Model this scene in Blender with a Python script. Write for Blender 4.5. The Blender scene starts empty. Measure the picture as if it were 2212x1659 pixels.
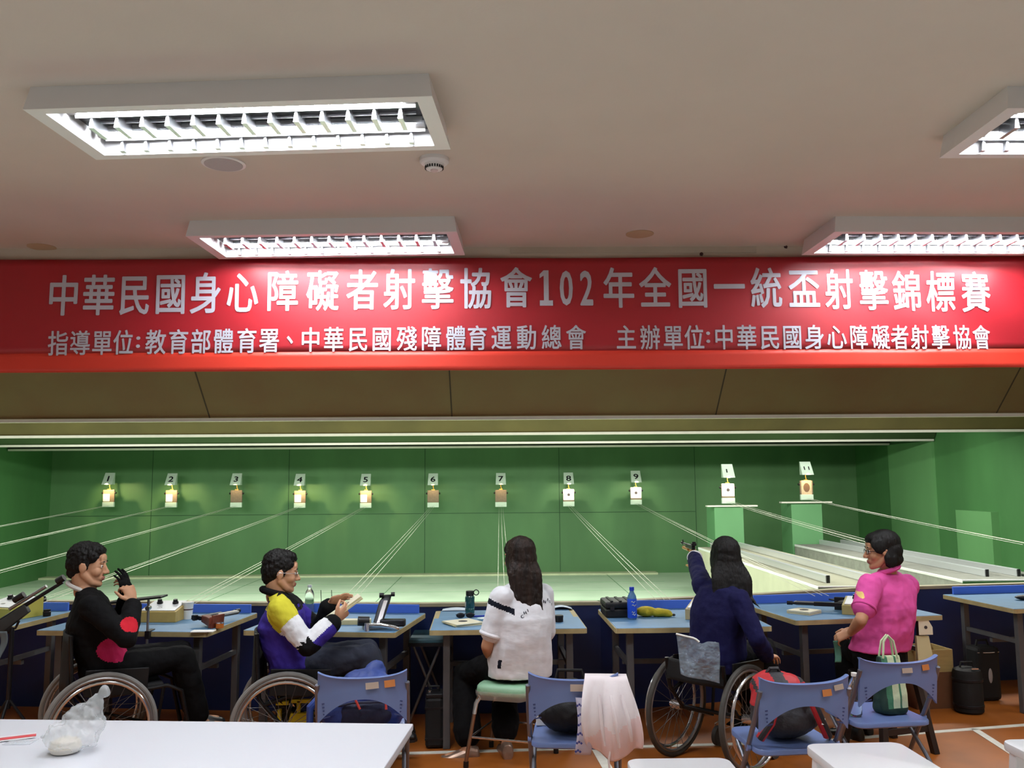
import bpy, bmesh, math, random
import numpy as np
from mathutils import Vector, Matrix, noise as mnoise
random.seed(7)
SC = bpy.context.scene
COL = SC.collection
PI = math.pi

# ------------------------------------------------------------------ camera
F = 1917.0                      # focal length in pixels of the 2212x1659 frame
CAMH = 1.68
YAW, PITCH, ROLL = math.radians(0.93), math.radians(6.27), math.radians(0.42)
fw = Vector((math.sin(YAW)*math.cos(PITCH), math.cos(YAW)*math.cos(PITCH), math.sin(PITCH)))
rt = Vector((math.cos(YAW), -math.sin(YAW), 0))
up = rt.cross(fw)
rt2 = rt*math.cos(ROLL) - up*math.sin(ROLL)
up2 = up*math.cos(ROLL) + rt*math.sin(ROLL)
CAMP = Vector((0, 0, CAMH))
cam_d = bpy.data.cameras.new('camera')
cam = bpy.data.objects.new('camera', cam_d)
COL.objects.link(cam)
cam_d.sensor_fit = 'HORIZONTAL'
cam_d.sensor_width = 36.0
cam_d.lens = F/2212*36
cam_d.clip_start = 0.05
Rm = Matrix((rt2, up2, -fw)).transposed()
cam.matrix_world = Matrix.Translation(CAMP) @ Rm.to_4x4()
SC.camera = cam

# ------------------------------------------------------------------ world, exposure
W_ = bpy.data.worlds.new('world'); SC.world = W_; W_.use_nodes = True
W_.node_tree.nodes['Background'].inputs[0].default_value = (0.9, 0.95, 1.0, 1)
W_.node_tree.nodes['Background'].inputs[1].default_value = 0.01
SC.view_settings.view_transform = 'Standard'
SC.view_settings.look = 'None'
SC.view_settings.gamma = 1.0
SC.view_settings.use_curve_mapping = False
SC.view_settings.exposure = 0.0
SC.cycles.use_denoising = True
SC.cycles.max_bounces = 8
SC.cycles.diffuse_bounces = 4
SC.cycles.sample_clamp_indirect = 4.0
SC.cycles.caustics_reflective = False
SC.cycles.caustics_refractive = False

TUBE_STRENGTH = 95.0
def area(name, loc, sx, sy, power, col=(1, 1, 1), rot=(0, 0, 0), spread=PI):
    d = bpy.data.lights.new(name, 'AREA'); d.shape = 'RECTANGLE'; d.size = sx; d.size_y = sy
    d.energy = power; d.color = col; d.spread = spread
    o = bpy.data.objects.new(name, d); COL.objects.link(o); o.location = loc; o.rotation_euler = rot
    return o
# the other ceiling lamps of the room: rows behind the camera and beside the view
for lx, ly in ((-4.5, .02), (-.95, .02), (2.6, .02), (-4.5, -1.7), (-.95, -1.7), (2.6, -1.7), (-4.5, 1.73), (-.95, 1.73), (2.6, 1.73),
               (-4.5, 3.44), (-4.5, 5.13), (5.7, 3.44), (5.7, 5.13)):
    area('room_lamp', (lx, ly, 3.06), 1.3, 0.45, 14, (0.97, 0.99, 1.0), spread=math.radians(115))
# an added row, then the range's lamps under its ceiling behind each baffle
for lx in (-5.6, -2.2, 1.0, 4.4):
    area('range_light', (lx, 6.05, 2.9), 2.2, 0.15, 9, (0.95, 0.98, 1.0), (math.radians(15), 0, 0))  # added row behind the soffit, brightens the first baffle edging and the desks
    area('range_light', (lx, 8.6, 2.45), 2.4, 0.12, 96, (1.0, 1.0, 0.93), (math.radians(12), 0, 0))
    area('range_light', (lx, 11.3, 2.42), 2.4, 0.12, 72, (1.0, 1.0, 0.93), (math.radians(20), 0, 0))
    area('range_light', (lx, 13.4, 2.42), 2.4, 0.12, 6, (1.0, 1.0, 0.93), (math.radians(10), 0, 0))

# ------------------------------------------------------------------ pixel helpers (2212x1659 frame)
def ray(px, py):
    return (rt2*((px-1106)/F) - up2*((py-829.5)/F) + fw)
def W(px, py, y):
    r = ray(px, py); return CAMP + r*(y/r.y)
def WZ(px, py, z):
    r = ray(px, py); return CAMP + r*((z-CAMH)/r.z)
def proj(p):
    q = Vector(p) - CAMP
    zc = q.dot(fw)
    return (1106 + F*q.dot(rt2)/zc, 829.5 - F*q.dot(up2)/zc)

# ------------------------------------------------------------------ materials
def srgb(c):
    f = lambda v: v/12.92 if v <= 0.04045 else ((v+0.055)/1.055)**2.4
    return tuple(f(v/255.0) for v in c) + (1.0,)
MATS = {}
def mat(name, col, rough=0.5, metal=0.0, var=0.0, scale=6.0, bump=0.0, bscale=40.0, stretch=(1, 1, 1), trans=0.0,
        alpha=1.0, emit=0.0, ecol=None, col2=None, spec=0.5, ior=1.45, coat=0.0, sheen=0.0, thin=False):
    if name in MATS: return MATS[name]
    m = bpy.data.materials.new(name); m.use_nodes = True
    nt = m.node_tree; b = nt.nodes['Principled BSDF']
    c = srgb(col)
    b.inputs['Base Color'].default_value = c
    b.inputs['Roughness'].default_value = rough
    b.inputs['Metallic'].default_value = metal
    b.inputs['Transmission Weight'].default_value = trans
    b.inputs['Alpha'].default_value = alpha
    b.inputs['IOR'].default_value = ior
    b.inputs['Specular IOR Level'].default_value = spec
    b.inputs['Coat Weight'].default_value = coat
    b.inputs['Sheen Weight'].default_value = sheen
    if emit:
        b.inputs['Emission Color'].default_value = srgb(ecol or col)
        b.inputs['Emission Strength'].default_value = emit
    if var or bump:
        tc = nt.nodes.new('ShaderNodeTexCoord'); mp = nt.nodes.new('ShaderNodeMapping')
        mp.inputs['Scale'].default_value = stretch
        nt.links.new(tc.outputs['Object'], mp.inputs[0])
    if var:
        n = nt.nodes.new('ShaderNodeTexNoise'); n.inputs['Scale'].default_value = scale
        n.inputs['Detail'].default_value = 5.0
        nt.links.new(mp.outputs[0], n.inputs['Vector'])
        r = nt.nodes.new('ShaderNodeValToRGB')
        lo = tuple(v*(1-var) for v in c[:3]) + (1,)
        hi = srgb(col2) if col2 else tuple(min(1, v*(1+var)) for v in c[:3]) + (1,)
        r.color_ramp.elements[0].position = 0.3; r.color_ramp.elements[0].color = lo
        r.color_ramp.elements[1].position = 0.7; r.color_ramp.elements[1].color = hi
        nt.links.new(n.outputs['Fac'], r.inputs[0]); nt.links.new(r.outputs[0], b.inputs['Base Color'])
    if bump:
        n2 = nt.nodes.new('ShaderNodeTexNoise'); n2.inputs['Scale'].default_value = bscale
        n2.inputs['Detail'].default_value = 3.0
        nt.links.new(mp.outputs[0], n2.inputs['Vector'])
        bp = nt.nodes.new('ShaderNodeBump'); bp.inputs['Strength'].default_value = bump
        bp.inputs['Distance'].default_value = 0.02
        nt.links.new(n2.outputs['Fac'], bp.inputs['Height']); nt.links.new(bp.outputs[0], b.inputs['Normal'])
    MATS[name] = m
    return m

# ------------------------------------------------------------------ mesh builder
def V(*a): return Vector(a)
def basis(d, hint=None):
    d = Vector(d).normalized()
    h = Vector(hint) if hint is not None else (Vector((0, 0, 1)) if abs(d.z) < 0.95 else Vector((1, 0, 0)))
    x = h.cross(d)
    if x.length < 1e-6: x = Vector((0, 1, 0)).cross(d)
    x.normalize(); y = d.cross(x)
    return x, y, d
class MB:
    def __init__(s): s.v = []; s.f = []; s.m = []
    def add(s, vs, fs, mi=0):
        o = len(s.v); s.v += [tuple(p) for p in vs]
        for f in fs: s.f.append([i+o for i in f]); s.m.append(mi)
        return s
    def box(s, c, size, rot=None, mi=0, taper=1.0):
        hx, hy, hz = size[0]/2, size[1]/2, size[2]/2
        vs = []
        for z in (-1, 1):
            t = taper if z > 0 else 1.0
            for x, y in ((-1, -1), (1, -1), (1, 1), (-1, 1)):
                p = Vector((x*hx*t, y*hy*t, z*hz))
                if rot is not None: p = rot @ p
                vs.append(p + Vector(c))
        return s.add(vs, [[3, 2, 1, 0], [4, 5, 6, 7], [0, 1, 5, 4], [1, 2, 6, 5], [2, 3, 7, 6], [3, 0, 4, 7]], mi)
    def loft(s, rings, mi=0, cap=True, closed=False):
        n = len(rings[0]); vs = [p for r in rings for p in r]; fs = []
        k = len(rings)
        for i in range(k if closed else k-1):
            a, b = i*n, ((i+1) % k)*n
            for j in range(n):
                j2 = (j+1) % n
                fs.append([a+j, a+j2, b+j2, b+j])
        if cap and not closed:
            fs.append(list(range(n))[::-1]); fs.append([(k-1)*n+j for j in range(n)])
        return s.add(vs, fs, mi)
    def cyl(s, p0, p1, r0, r1=None, n=16, mi=0):
        r1 = r0 if r1 is None else r1
        p0, p1 = Vector(p0), Vector(p1)
        x, y, d = basis(p1-p0)
        R = lambda p, r: [p + (x*math.cos(2*PI*j/n) + y*math.sin(2*PI*j/n))*r for j in range(n)]
        return s.loft([R(p0, r0), R(p1, r1)], mi)
    def tube(s, path, r, n=8, mi=0, closed=False):
        path = [Vector(p) for p in path]; k = len(path)
        rr = r if isinstance(r, (list, tuple)) else [r]*k
        rings = []; px = None
        for i, p in enumerate(path):
            if closed: d = path[(i+1) % k] - path[i-1]
            else: d = path[min(i+1, k-1)] - path[max(i-1, 0)]
            x, y, d = basis(d, None if px is None else None) if px is None else (None, None, d.normalized())
            if px is None: px = x
            else:
                x = px - d*px.dot(d)
                if x.length < 1e-6: x = basis(d)[0]
                x.normalize(); px = x; y = d.cross(x)
            rings.append([p + (x*math.cos(2*PI*j/n) + y*math.sin(2*PI*j/n))*rr[i] for j in range(n)])
        return s.loft(rings, mi, closed=closed)
    def ell(s, c, rx, ry=None, rz=None, rot=None, nu=16, nv=10, mi=0):
        ry = rx if ry is None else ry; rz = rx if rz is None else rz
        c = Vector(c); vs = []; fs = []
        T = (lambda p: (rot @ p) + c) if rot is not None else (lambda p: p + c)
        vs.append(T(Vector((0, 0, rz))))
        for i in range(1, nv):
            t = PI*i/nv
            for j in range(nu):
                a = 2*PI*j/nu
                vs.append(T(Vector((rx*math.sin(t)*math.cos(a), ry*math.sin(t)*math.sin(a), rz*math.cos(t)))))
        vs.append(T(Vector((0, 0, -rz))))
        for j in range(nu): fs.append([0, 1+j, 1+(j+1) % nu])
        for i in range(nv-2):
            for j in range(nu):
                a = 1+i*nu; b = a+nu
                fs.append([a+j, b+j, b+(j+1) % nu, a+(j+1) % nu])
        a = 1+(nv-2)*nu; L = len(vs)-1
        for j in range(nu): fs.append([L, a+(j+1) % nu, a+j])
        return s.add(vs, fs, mi)
    def limb(s, pts, mi=0, n=14):
        """tapered chain of (point, radius): cones with balls at the joints"""
        for (p, r) in pts: s.ell(p, r, nu=n, nv=8, mi=mi)
        for (p, r), (q, t) in zip(pts, pts[1:]):
            if (Vector(q)-Vector(p)).length > 1e-5: s.cyl(p, q, r, t, n, mi)
        return s
    def lathe(s, prof, c=(0, 0, 0), n=24, mi=0, axis=None):
        c = Vector(c)
        x, y, d = (Vector((1, 0, 0)), Vector((0, 1, 0)), Vector((0, 0, 1))) if axis is None else basis(axis)
        rings = [[c + x*(r*math.cos(2*PI*j/n)) + y*(r*math.sin(2*PI*j/n)) + d*z for j in range(n)] for r, z in prof]
        return s.loft(rings, mi)
    def prism(s, poly, h, origin=(0, 0, 0), ax=(1, 0, 0), ay=(0, 1, 0), mi=0):
        o, ax, ay = Vector(origin), Vector(ax).normalized(), Vector(ay).normalized()
        az = ax.cross(ay)
        a = [o+ax*p[0]+ay*p[1] for p in poly]; b = [p+az*h for p in a]
        return s.loft([a, b], mi)
    def quadgrid(s, fn, nu, nv, mi=0, thick=0.0):
        """surface fn(u,v) -> point, given a little thickness"""
        P = [[Vector(fn(i/nu, j/nv)) for j in range(nv+1)] for i in range(nu+1)]
        vs = [p for row in P for p in row]; N = (nv+1)
        fs = [[i*N+j, (i+1)*N+j, (i+1)*N+j+1, i*N+j+1] for i in range(nu) for j in range(nv)]
        if thick:
            nr = []
            for i in range(nu+1):
                for j in range(nv+1):
                    a = P[min(i+1, nu)][j]-P[max(i-1, 0)][j]; b = P[i][min(j+1, nv)]-P[i][max(j-1, 0)]
                    q = a.cross(b); nr.append(q.normalized() if q.length > 1e-9 else Vector((0, 0, 1)))
            L = len(vs); vs2 = [p - q*thick for p, q in zip(vs, nr)]
            fs2 = [[x+L for x in f][::-1] for f in fs]
            edge = [i*N for i in range(nu+1)] + [nu*N+j for j in range(1, nv+1)] + [i*N+nv for i in range(nu-1, -1, -1)] + [j for j in range(nv-1, 0, -1)]
            fs3 = [[edge[k], edge[k]+L, edge[(k+1) % len(edge)]+L, edge[(k+1) % len(edge)]] for k in range(len(edge))]
            fs3 = [f[::-1] for f in fs3]
            return s.add(vs+vs2, fs+fs2+fs3, mi)
        return s.add(vs, fs, mi)
    def mesh(s, name, off=None):
        me = bpy.data.meshes.new(name)
        vs = s.v if off is None else [tuple(Vector(p)-off) for p in s.v]
        me.from_pydata(vs, [], s.f)
        me.polygons.foreach_set('material_index', s.m)
        me.update(); return me
    def build(s, name, mats, parent=None, off=None, smooth=35, bevel=0.0, loc=None, fixn=True):
        me = s.mesh(name, off)
        if fixn or bevel:
            bm = bmesh.new(); bm.from_mesh(me)
            bmesh.ops.recalc_face_normals(bm, faces=bm.faces)
            if bevel:
                es = [e for e in bm.edges if len(e.link_faces) == 2 and e.calc_face_angle(0) > 0.6]
                bmesh.ops.bevel(bm, geom=es, offset=bevel, segments=2, affect='EDGES', profile=0.5, clamp_overlap=True)
            bm.to_mesh(me); bm.free()
        return link(name, me, mats, parent, smooth, loc)
def link(name, me, mats, parent=None, smooth=35, loc=None):
    for m in (mats if isinstance(mats, (list, tuple)) else [mats]): me.materials.append(m)
    if smooth:
        me.polygons.foreach_set('use_smooth', [True]*len(me.polygons))
        if smooth < 180: me.set_sharp_from_angle(angle=math.radians(smooth))
    o = bpy.data.objects.new(name, me); COL.objects.link(o)
    if parent is not None: o.parent = parent
    if loc is not None: o.location = loc
    return o
def tag(o, label, cat, group=None, kind=None):
    o['label'] = label; o['category'] = cat
    if group: o['group'] = group
    if kind: o['kind'] = kind
    return o
def thing(name, label, cat, loc=(0, 0, 0), rz=0.0, group=None):
    o = bpy.data.objects.new(name, None); COL.objects.link(o)
    o.empty_display_size = 0.05
    o.location = loc; o.rotation_euler = (0, 0, rz)
    return tag(o, label, cat, group)
def struct(name, mb, m, **k):
    o = mb.build(name, m, smooth=k.pop('smooth', 0), **k); o['kind'] = 'structure'; return o
def copy_tree(o, loc=None, rz=None, label=None, parent=None):
    c = o.copy(); COL.objects.link(c)
    if parent is not None: c.parent = parent
    if loc is not None: c.location = loc
    if rz is not None: c.rotation_euler = (0, 0, rz)
    if label: c['label'] = label
    for ch in list(o.children): copy_tree(ch, parent=c)
    return c
def fuse(mb, name, mats, parent=None, off=None, voxel=0.006, smooth=3, paint=None, rough=0.0, rscale=30.0, factor=0.5):
    """weld the overlapping pieces of mb into one continuous skin; paint(centre, normal) -> material index"""
    me = mb.mesh('tmp')
    bm = bmesh.new(); bm.from_mesh(me); bmesh.ops.recalc_face_normals(bm, faces=bm.faces)
    bm.to_mesh(me); bm.free()
    t = bpy.data.objects.new('tmp', me); COL.objects.link(t)
    r = t.modifiers.new('r', 'REMESH'); r.mode = 'VOXEL'; r.voxel_size = voxel
    if smooth:
        q = t.modifiers.new('s', 'SMOOTH'); q.factor = factor; q.iterations = smooth
    dg = bpy.context.evaluated_depsgraph_get()
    out = bpy.data.meshes.new_from_object(t.evaluated_get(dg))
    bpy.data.objects.remove(t); bpy.data.meshes.remove(me)
    out.name = name; out.materials.clear()
    n = len(out.vertices)
    if rough:
        co = np.empty(n*3, np.float32); no = np.empty(n*3, np.float32)
        out.vertices.foreach_get('co', co); out.vertices.foreach_get('normal', no)
        co = co.reshape(-1, 3); no = no.reshape(-1, 3)
        dv = np.array([rough*mnoise.noise(Vector(p)*rscale) + 0.5*rough*mnoise.noise(Vector(p)*rscale*2.3) for p in co.tolist()], np.float32)
        out.vertices.foreach_set('co', (co+no*dv[:, None]).ravel()); out.update()
    if paint:
        for p in out.polygons: p.material_index = paint(p.center, p.normal)
    else:
        for p in out.polygons: p.material_index = 0
    if off is not None: out.transform(Matrix.Translation(-Vector(off)))
    out.update()
    return link(name, out, mats, parent, 180)
def rrect(w, h, r, n=5):
    pts = []
    for cx, cy, a0 in ((w/2-r, h/2-r, 0), (-w/2+r, h/2-r, PI/2), (-w/2+r, -h/2+r, PI), (w/2-r, -h/2+r, 1.5*PI)):
        for i in range(n+1):
            a = a0 + PI/2*i/n; pts.append((cx+r*math.cos(a), cy+r*math.sin(a)))
    return pts
def rotz(a): return Matrix.Rotation(a, 3, 'Z')
def rotx(a): return Matrix.Rotation(a, 3, 'X')
def roty(a): return Matrix.Rotation(a, 3, 'Y')
# ================================================================== the setting
XL, XR = -8.0, 6.5            # side walls
YS = 5.40                     # face of the soffit above the firing line
CEIL = 3.13; YF = 16.1; YB = -3.5
m_floor = bpy.data.materials.new('orange vinyl'); m_floor.use_nodes = True
def floor_nodes():
    nt = m_floor.node_tree; b = nt.nodes['Principled BSDF']
    tc = nt.nodes.new('ShaderNodeTexCoord')
    n = nt.nodes.new('ShaderNodeTexNoise'); n.inputs['Scale'].default_value = 3; n.inputs['Detail'].default_value = 6
    nt.links.new(tc.outputs['Object'], n.inputs['Vector'])
    r = nt.nodes.new('ShaderNodeValToRGB')
    r.color_ramp.elements[0].position = .3; r.color_ramp.elements[0].color = srgb((150, 84, 30))
    r.color_ramp.elements[1].position = .7; r.color_ramp.elements[1].color = srgb((178, 102, 40))
    nt.links.new(n.outputs['Fac'], r.inputs[0]); nt.links.new(r.outputs[0], b.inputs['Base Color'])
    b.inputs['Roughness'].default_value = .38
floor_nodes()
struct('floor', MB().box(((XL+XR)/2, (3.6+8.1)/2, -.05), (XR-XL, 4.5, .1)), m_floor)
struct('floor_rear', MB().box(((XL+XR)/2, (YB+3.6)/2, -.05), (XR-XL, 3.6-YB, .1)), mat('pale floor', (206, 204, 198), .5, var=.05, scale=3))  # unseen floor made pale so its bounce keeps the ceiling from turning orange
m_line = mat('white line paint', (225, 222, 210), .5, var=.08, scale=20)
def line(pa, pb, w=.05):
    a, b = WZ(*pa, 0), WZ(*pb, 0); d = (b-a).normalized(); s = Vector((-d.y, d.x, 0))*w/2
    o = struct('trim_1', MB().prism([(0, 0)], 0) if False else MB().loft([[a-s, a+s, a+s+V(0, 0, .003), a-s+V(0, 0, .003)], [b-s, b+s, b+s+V(0, 0, .003), b-s+V(0, 0, .003)]]), m_line)
    return o
la = line((700, 1633), (1745, 1603)); la.name = 'trim_1'
lb = line((1745, 1603), (2400, 1552)); lb.name = 'trim_2'
lc = line((1287, 1617), (1330, 1690), .06); lc.name = 'trim_3'
ld = line((2104, 1575), (2300, 1700), .05); ld.name = 'trim_4'
m_ceil = mat('ceiling paint', (205, 196, 186), .85, var=.03, scale=2, bump=.03, bscale=120)
m_wallp = mat('room wall paint', (200, 190, 178), .85, var=.03, scale=2)
struct('ceiling', MB().box(((XL+XR)/2, (YB+YS)/2, CEIL+.1), (XR-XL, YS-YB, .2)), m_ceil)
struct('wall_back', MB().box(((XL+XR)/2, YB-.05, CEIL/2), (XR-XL, .1, CEIL)), m_wallp)
struct('wall_left', MB().box((XL-.05, (YB+YS)/2, CEIL/2), (.1, YS-YB, CEIL)), m_wallp)
struct('wall_right', MB().box((XR+.05, (YB+YS)/2, CEIL/2), (.1, YS-YB, CEIL)), m_wallp)
# soffit above the opening to the range
struct('wall_front', MB().box(((XL+XR)/2, YS+.075, 2.86), (XR-XL, .15, .9)), mat('soffit paint', (196, 182, 166), .85, var=.04, scale=3))
a, b = W(1103, 531, YS-.004), W(1634, 546, YS-.004)
struct('trim_5', MB().box((a+b)/2 + V(0, .001, 0), (b.x-a.x, .006, a.z-b.z)), mat('soffit plate', (182, 170, 154), .8, var=.05, scale=4), bevel=.002)
# the range beyond
def green(name, col, var=.12):
    return mat(name, col, .6, var=var, scale=1.6, bump=.04, bscale=14, stretch=(1, 1, .35))
m_gw = green('green board far', (84, 128, 80)); m_gs = green('green board side', (70, 120, 68)); m_gp = green('green pillar paint', (98, 152, 102), .06)
m_gl = green('light green board', (98, 150, 94), .06)
m_mint = mat('mint floor', (196, 224, 192), .45, var=.07, scale=1.2, bump=.03, bscale=30, col2=(212, 236, 206))
struct('wall_far', MB().box(((XL+XR)/2, YF+.1, 1.7), (XR-XL, .2, 3.4)), m_gw)
sm = MB()
for x in (-6.2, -3.76, -1.32, 1.1, 3.56): sm.box((x, YF-.002, 1.6), (.008, .006, 3.2))
sm.box((-2.2, YF-.002, 1.12), (11.5, .006, .008))
struct('trim_6', sm, mat('board seam', (38, 76, 44), .7))
struct('wall_range_left', MB().box((XL-.05, (YS+YF)/2+.1, 1.7), (.1, YF-YS, 3.4)), m_gs)
struct('wall_range_right', MB().box((XR+.05, (YS+YF)/2+.1, 1.7), (.1, YF-YS, 3.4)), m_gs)
struct('floor_range', MB().box(((XL+XR)/2, (8.0+YF)/2, 0.0), (XR-XL, YF-8.0, .08)), m_mint)
seam = MB()
for y in (12.5, 13.6, 14.7): seam.box((-2.6, y, .041), (10.6, .012, .003))
for x in (-6.5, -4.1, -1.7, .7, 1.9): seam.box((x, 13.9, .041), (.012, 4.2, .003))
struct('trim_7', seam, mat('floor seam', (120, 164, 124), .6))
struct('trim_8', MB().box((-2.6, YF-.14, .055), (10.8, .28, .03)), mat('dusty ledge', (196, 206, 168), .8, var=.12, scale=5, bump=.2, bscale=60))
struct('ceiling_range', MB().box(((XL+XR)/2, (YS+YF)/2, 3.3), (XR-XL, YF-YS, .1)), mat('range ceiling', (60, 60, 40), .8))
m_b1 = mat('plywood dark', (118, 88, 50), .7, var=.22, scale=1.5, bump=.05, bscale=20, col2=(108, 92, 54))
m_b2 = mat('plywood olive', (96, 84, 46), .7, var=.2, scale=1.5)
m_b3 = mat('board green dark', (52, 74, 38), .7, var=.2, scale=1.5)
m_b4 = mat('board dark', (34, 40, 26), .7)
m_strip = mat('white edging', (226, 222, 210), .5, var=.05, scale=9)
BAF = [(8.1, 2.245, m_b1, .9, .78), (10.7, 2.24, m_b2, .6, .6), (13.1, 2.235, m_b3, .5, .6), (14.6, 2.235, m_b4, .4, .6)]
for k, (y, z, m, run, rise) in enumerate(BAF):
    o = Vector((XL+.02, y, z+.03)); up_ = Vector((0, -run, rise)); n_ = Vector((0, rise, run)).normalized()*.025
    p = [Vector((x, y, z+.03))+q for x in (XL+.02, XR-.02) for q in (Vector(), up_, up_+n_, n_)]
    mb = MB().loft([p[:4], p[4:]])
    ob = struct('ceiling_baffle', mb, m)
    if k == 0:
        sb = MB()
        for x in (-5.6, -2.62, -.42, 2.0, 4.6):
            q = Vector((x, y, z+.03))
            nn = -n_.normalized()*.002
            sb.loft([[q+nn+V(-.006, 0, 0), q+nn+V(.006, 0, 0), q+V(.006, 0, 0), q+V(-.006, 0, 0)], [q+up_+nn+V(-.006, 0, 0), q+up_+nn+V(.006, 0, 0), q+up_+V(.006, 0, 0), q+up_+V(-.006, 0, 0)]])
        struct('trim_9', sb, mat('plywood joint', (52, 38, 20), .8))
    st = struct('trim_%d' % (10+k), MB().box(((XL+XR)/2, y+.012, z+.012), (XR-XL-.06, .05, .03)), m_strip)
# blue barrier below the opening
m_navy = mat('navy barrier paint', (18, 40, 92), .45, var=.12, scale=3)
m_cap = mat('barrier cap', (168, 160, 132), .6, var=.15, scale=8)
m_capg = mat('barrier cap green', (110, 140, 86), .6, var=.15, scale=8)
bar = [(XL+.02, 7.35), (-3.8, 7.08), (-1.87, 6.85), (-.6, 6.7), (.75, 6.7), (2.04, 7.06), (2.95, 7.39), (XR-.02, 7.9)]
mb, cap, cp2 = MB(), MB(), MB()
for (x0, y0), (x1, y1) in zip(bar, bar[1:]):
    d = Vector((x1-x0, y1-y0, 0)); n = Vector((-d.y, d.x, 0)).normalized()
    A, B = Vector((x0, y0, 0)), Vector((x1, y1, 0))
    mb.loft([[A, A+n*.05, A+n*.05+V(0, 0, .765), A+V(0, 0, .765)], [B, B+n*.05, B+n*.05+V(0, 0, .765), B+V(0, 0, .765)]])
    h0, h1 = V(0, 0, .766), V(0, 0, .79)
    cap.loft([[A-n*.01+h0, A+n*.07+h0, A+n*.07+h1, A-n*.01+h1], [B-n*.01+h0, B+n*.07+h0, B+n*.07+h1, B-n*.01+h1]])
    cp2.loft([[A+n*.075+h0, A+n*.4+h0, A+n*.4+h1*.99, A+n*.075+h1*.99], [B+n*.075+h0, B+n*.4+h0, B+n*.4+h1*.99, B+n*.075+h1*.99]])
struct('wall_barrier', mb, m_navy)
struct('trim_20', cap, m_cap)
# side details of the range
struct('wall_panel', MB().box((XR-.05, 12.0, .62), (.1, .9, 1.24)), m_gl)
struct('wall_panel_2', MB().box((XR-.02, 13.9, 1.12), (.04, 1.5, 2.24)), m_gl)
# ------------------------------------------------------------------ platforms and pillars for the two long lanes
m_conc = mat('grey rendered side', (150, 152, 142), .85, var=.16, scale=9, bump=.15, bscale=30)
m_beig = mat('beige side', (196, 196, 170), .7, var=.06, scale=5)
m_wtop = mat('white platform top', (240, 242, 238), .5, var=.04, scale=4)
m_rail = mat('aluminium rail', (200, 204, 206), .35, .5)
m_blk = mat('black slot', (14, 14, 16), .6)
def platform(name, label, x0, x1, y0, y1, h, mside, rx):
    t = thing(name, label, 'platform', ((x0+x1)/2, y0, 0), 0, 'raised target carriage platforms')
    L, Wd = y1-y0, x1-x0
    MB().box((0, L/2+.006, h/2+.02), (Wd, L, h-.04)).build('base', mside, t, smooth=0)
    MB().box((0, L/2, h-.015), (Wd+.01, L+.01, .03)).build('top', m_wtop, t, smooth=0, bevel=.004)
    MB().box((0, -.001, h/2), (Wd+.004, .012, h-.03)).build('front_panel', m_gs, t, smooth=0)
    for r in rx:
        MB().box((r, L/2+.1, h+.035), (.05, L-.3, .07)).build('rail', m_rail, t, smooth=0, bevel=.004)
        MB().box((r, .248, h+.035), (.03, .01, .074)).build('rail_end', m_blk, t, smooth=0)
    MB().box((rx[0]+.09, L/2, h+.003), (.09, L-.1, .008)).build('slot', m_blk, t, smooth=0)
    return t
platform('target_platform', 'raised platform with beige side and white top, rails running to target 10', 2.94, 3.87, 8.28, 13.2, .7, m_beig, (.12, -.28))
platform('target_platform', 'raised platform with grey concrete side and white top, rails to target 11', 4.5, 5.5, 8.7, 13.6, .7, m_conc, (.2, -.12))
struct('pillar_1', MB().box((3.42, 13.5, .66), (.43, .5, 1.24)), m_gp)
struct('pillar_2', MB().box((4.72, 13.9, .66), (.47, .5, 1.28)), m_gp)
struct('trim_21', MB().box((3.47, 13.28, 1.295), (.75, .12, .02)), m_strip)
struct('trim_22', MB().box((4.72, 13.68, 1.33), (.78, .12, .02)), m_strip)
# ================================================================== banner
m_red = mat('banner red', (166, 28, 40), .42, var=.05, scale=2, spec=.7)
m_red2 = mat('banner stripe', (216, 60, 44), .42, var=.04, scale=2, spec=.6)
m_let = mat('silver white lettering', (192, 192, 204), .45)
YBN = YS-.055
bz_t, bz_b = W(1106, 555, YBN).z, W(1106, 798, YBN).z
bx0, bx1 = XL+3.9, XL+3.9+8.1
split_z = W(1106, 757, YBN).z
def bdepth(x, z):
    sag = .006*math.sin(x*1.9+.4) + .004*math.sin(x*4.3+z*6)
    u = max(0.0, x-2.2)
    fold = .008*math.sin((x*1.0 + z*1.6)*9)*min(1, u*1.2)     # creases towards the pulled corner
    return YBN + .028 + sag + fold
ban = thing('banner', 'long red banner with two lines of white Chinese characters hung under the ceiling', 'banner', ((bx0+bx1)/2, YBN, bz_b))
OFF = Vector(ban.location)
def bsurf(z0, z1):
    def fn(u, v):
        x = bx0+(bx1-bx0)*u; z = z0+(z1-z0)*v
        return (x, bdepth(x, z), z)
    return fn
MB().quadgrid(bsurf(split_z, bz_t), 160, 14, thick=-.003).build('cloth', m_red, ban, OFF, smooth=180)
MB().quadgrid(bsurf(bz_b, split_z), 160, 4, thick=-.003).build('lower_stripe', m_red2, ban, OFF, smooth=180)
_glyph = {}
def glyph(ch, bold):
    k = (ch, bold)
    if k in _glyph: return _glyph[k]
    cu = bpy.data.curves.new('g', 'FONT'); cu.body = ch; cu.size = 1.0; cu.offset = bold; cu.resolution_u = 3
    o = bpy.data.objects.new('g', cu); COL.objects.link(o)
    me = bpy.data.meshes.new_from_object(o.evaluated_get(bpy.context.evaluated_depsgraph_get()))
    vs = [Vector(v.co) for v in me.vertices]; fs = [list(p.vertices) for p in me.polygons]
    bpy.data.objects.remove(o); bpy.data.curves.remove(cu); bpy.data.meshes.remove(me)
    xs = [v.x for v in vs]; ys = [v.y for v in vs]
    _glyph[k] = (vs, fs, min(xs), max(xs), min(ys), max(ys))
    return _glyph[k]
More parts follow.
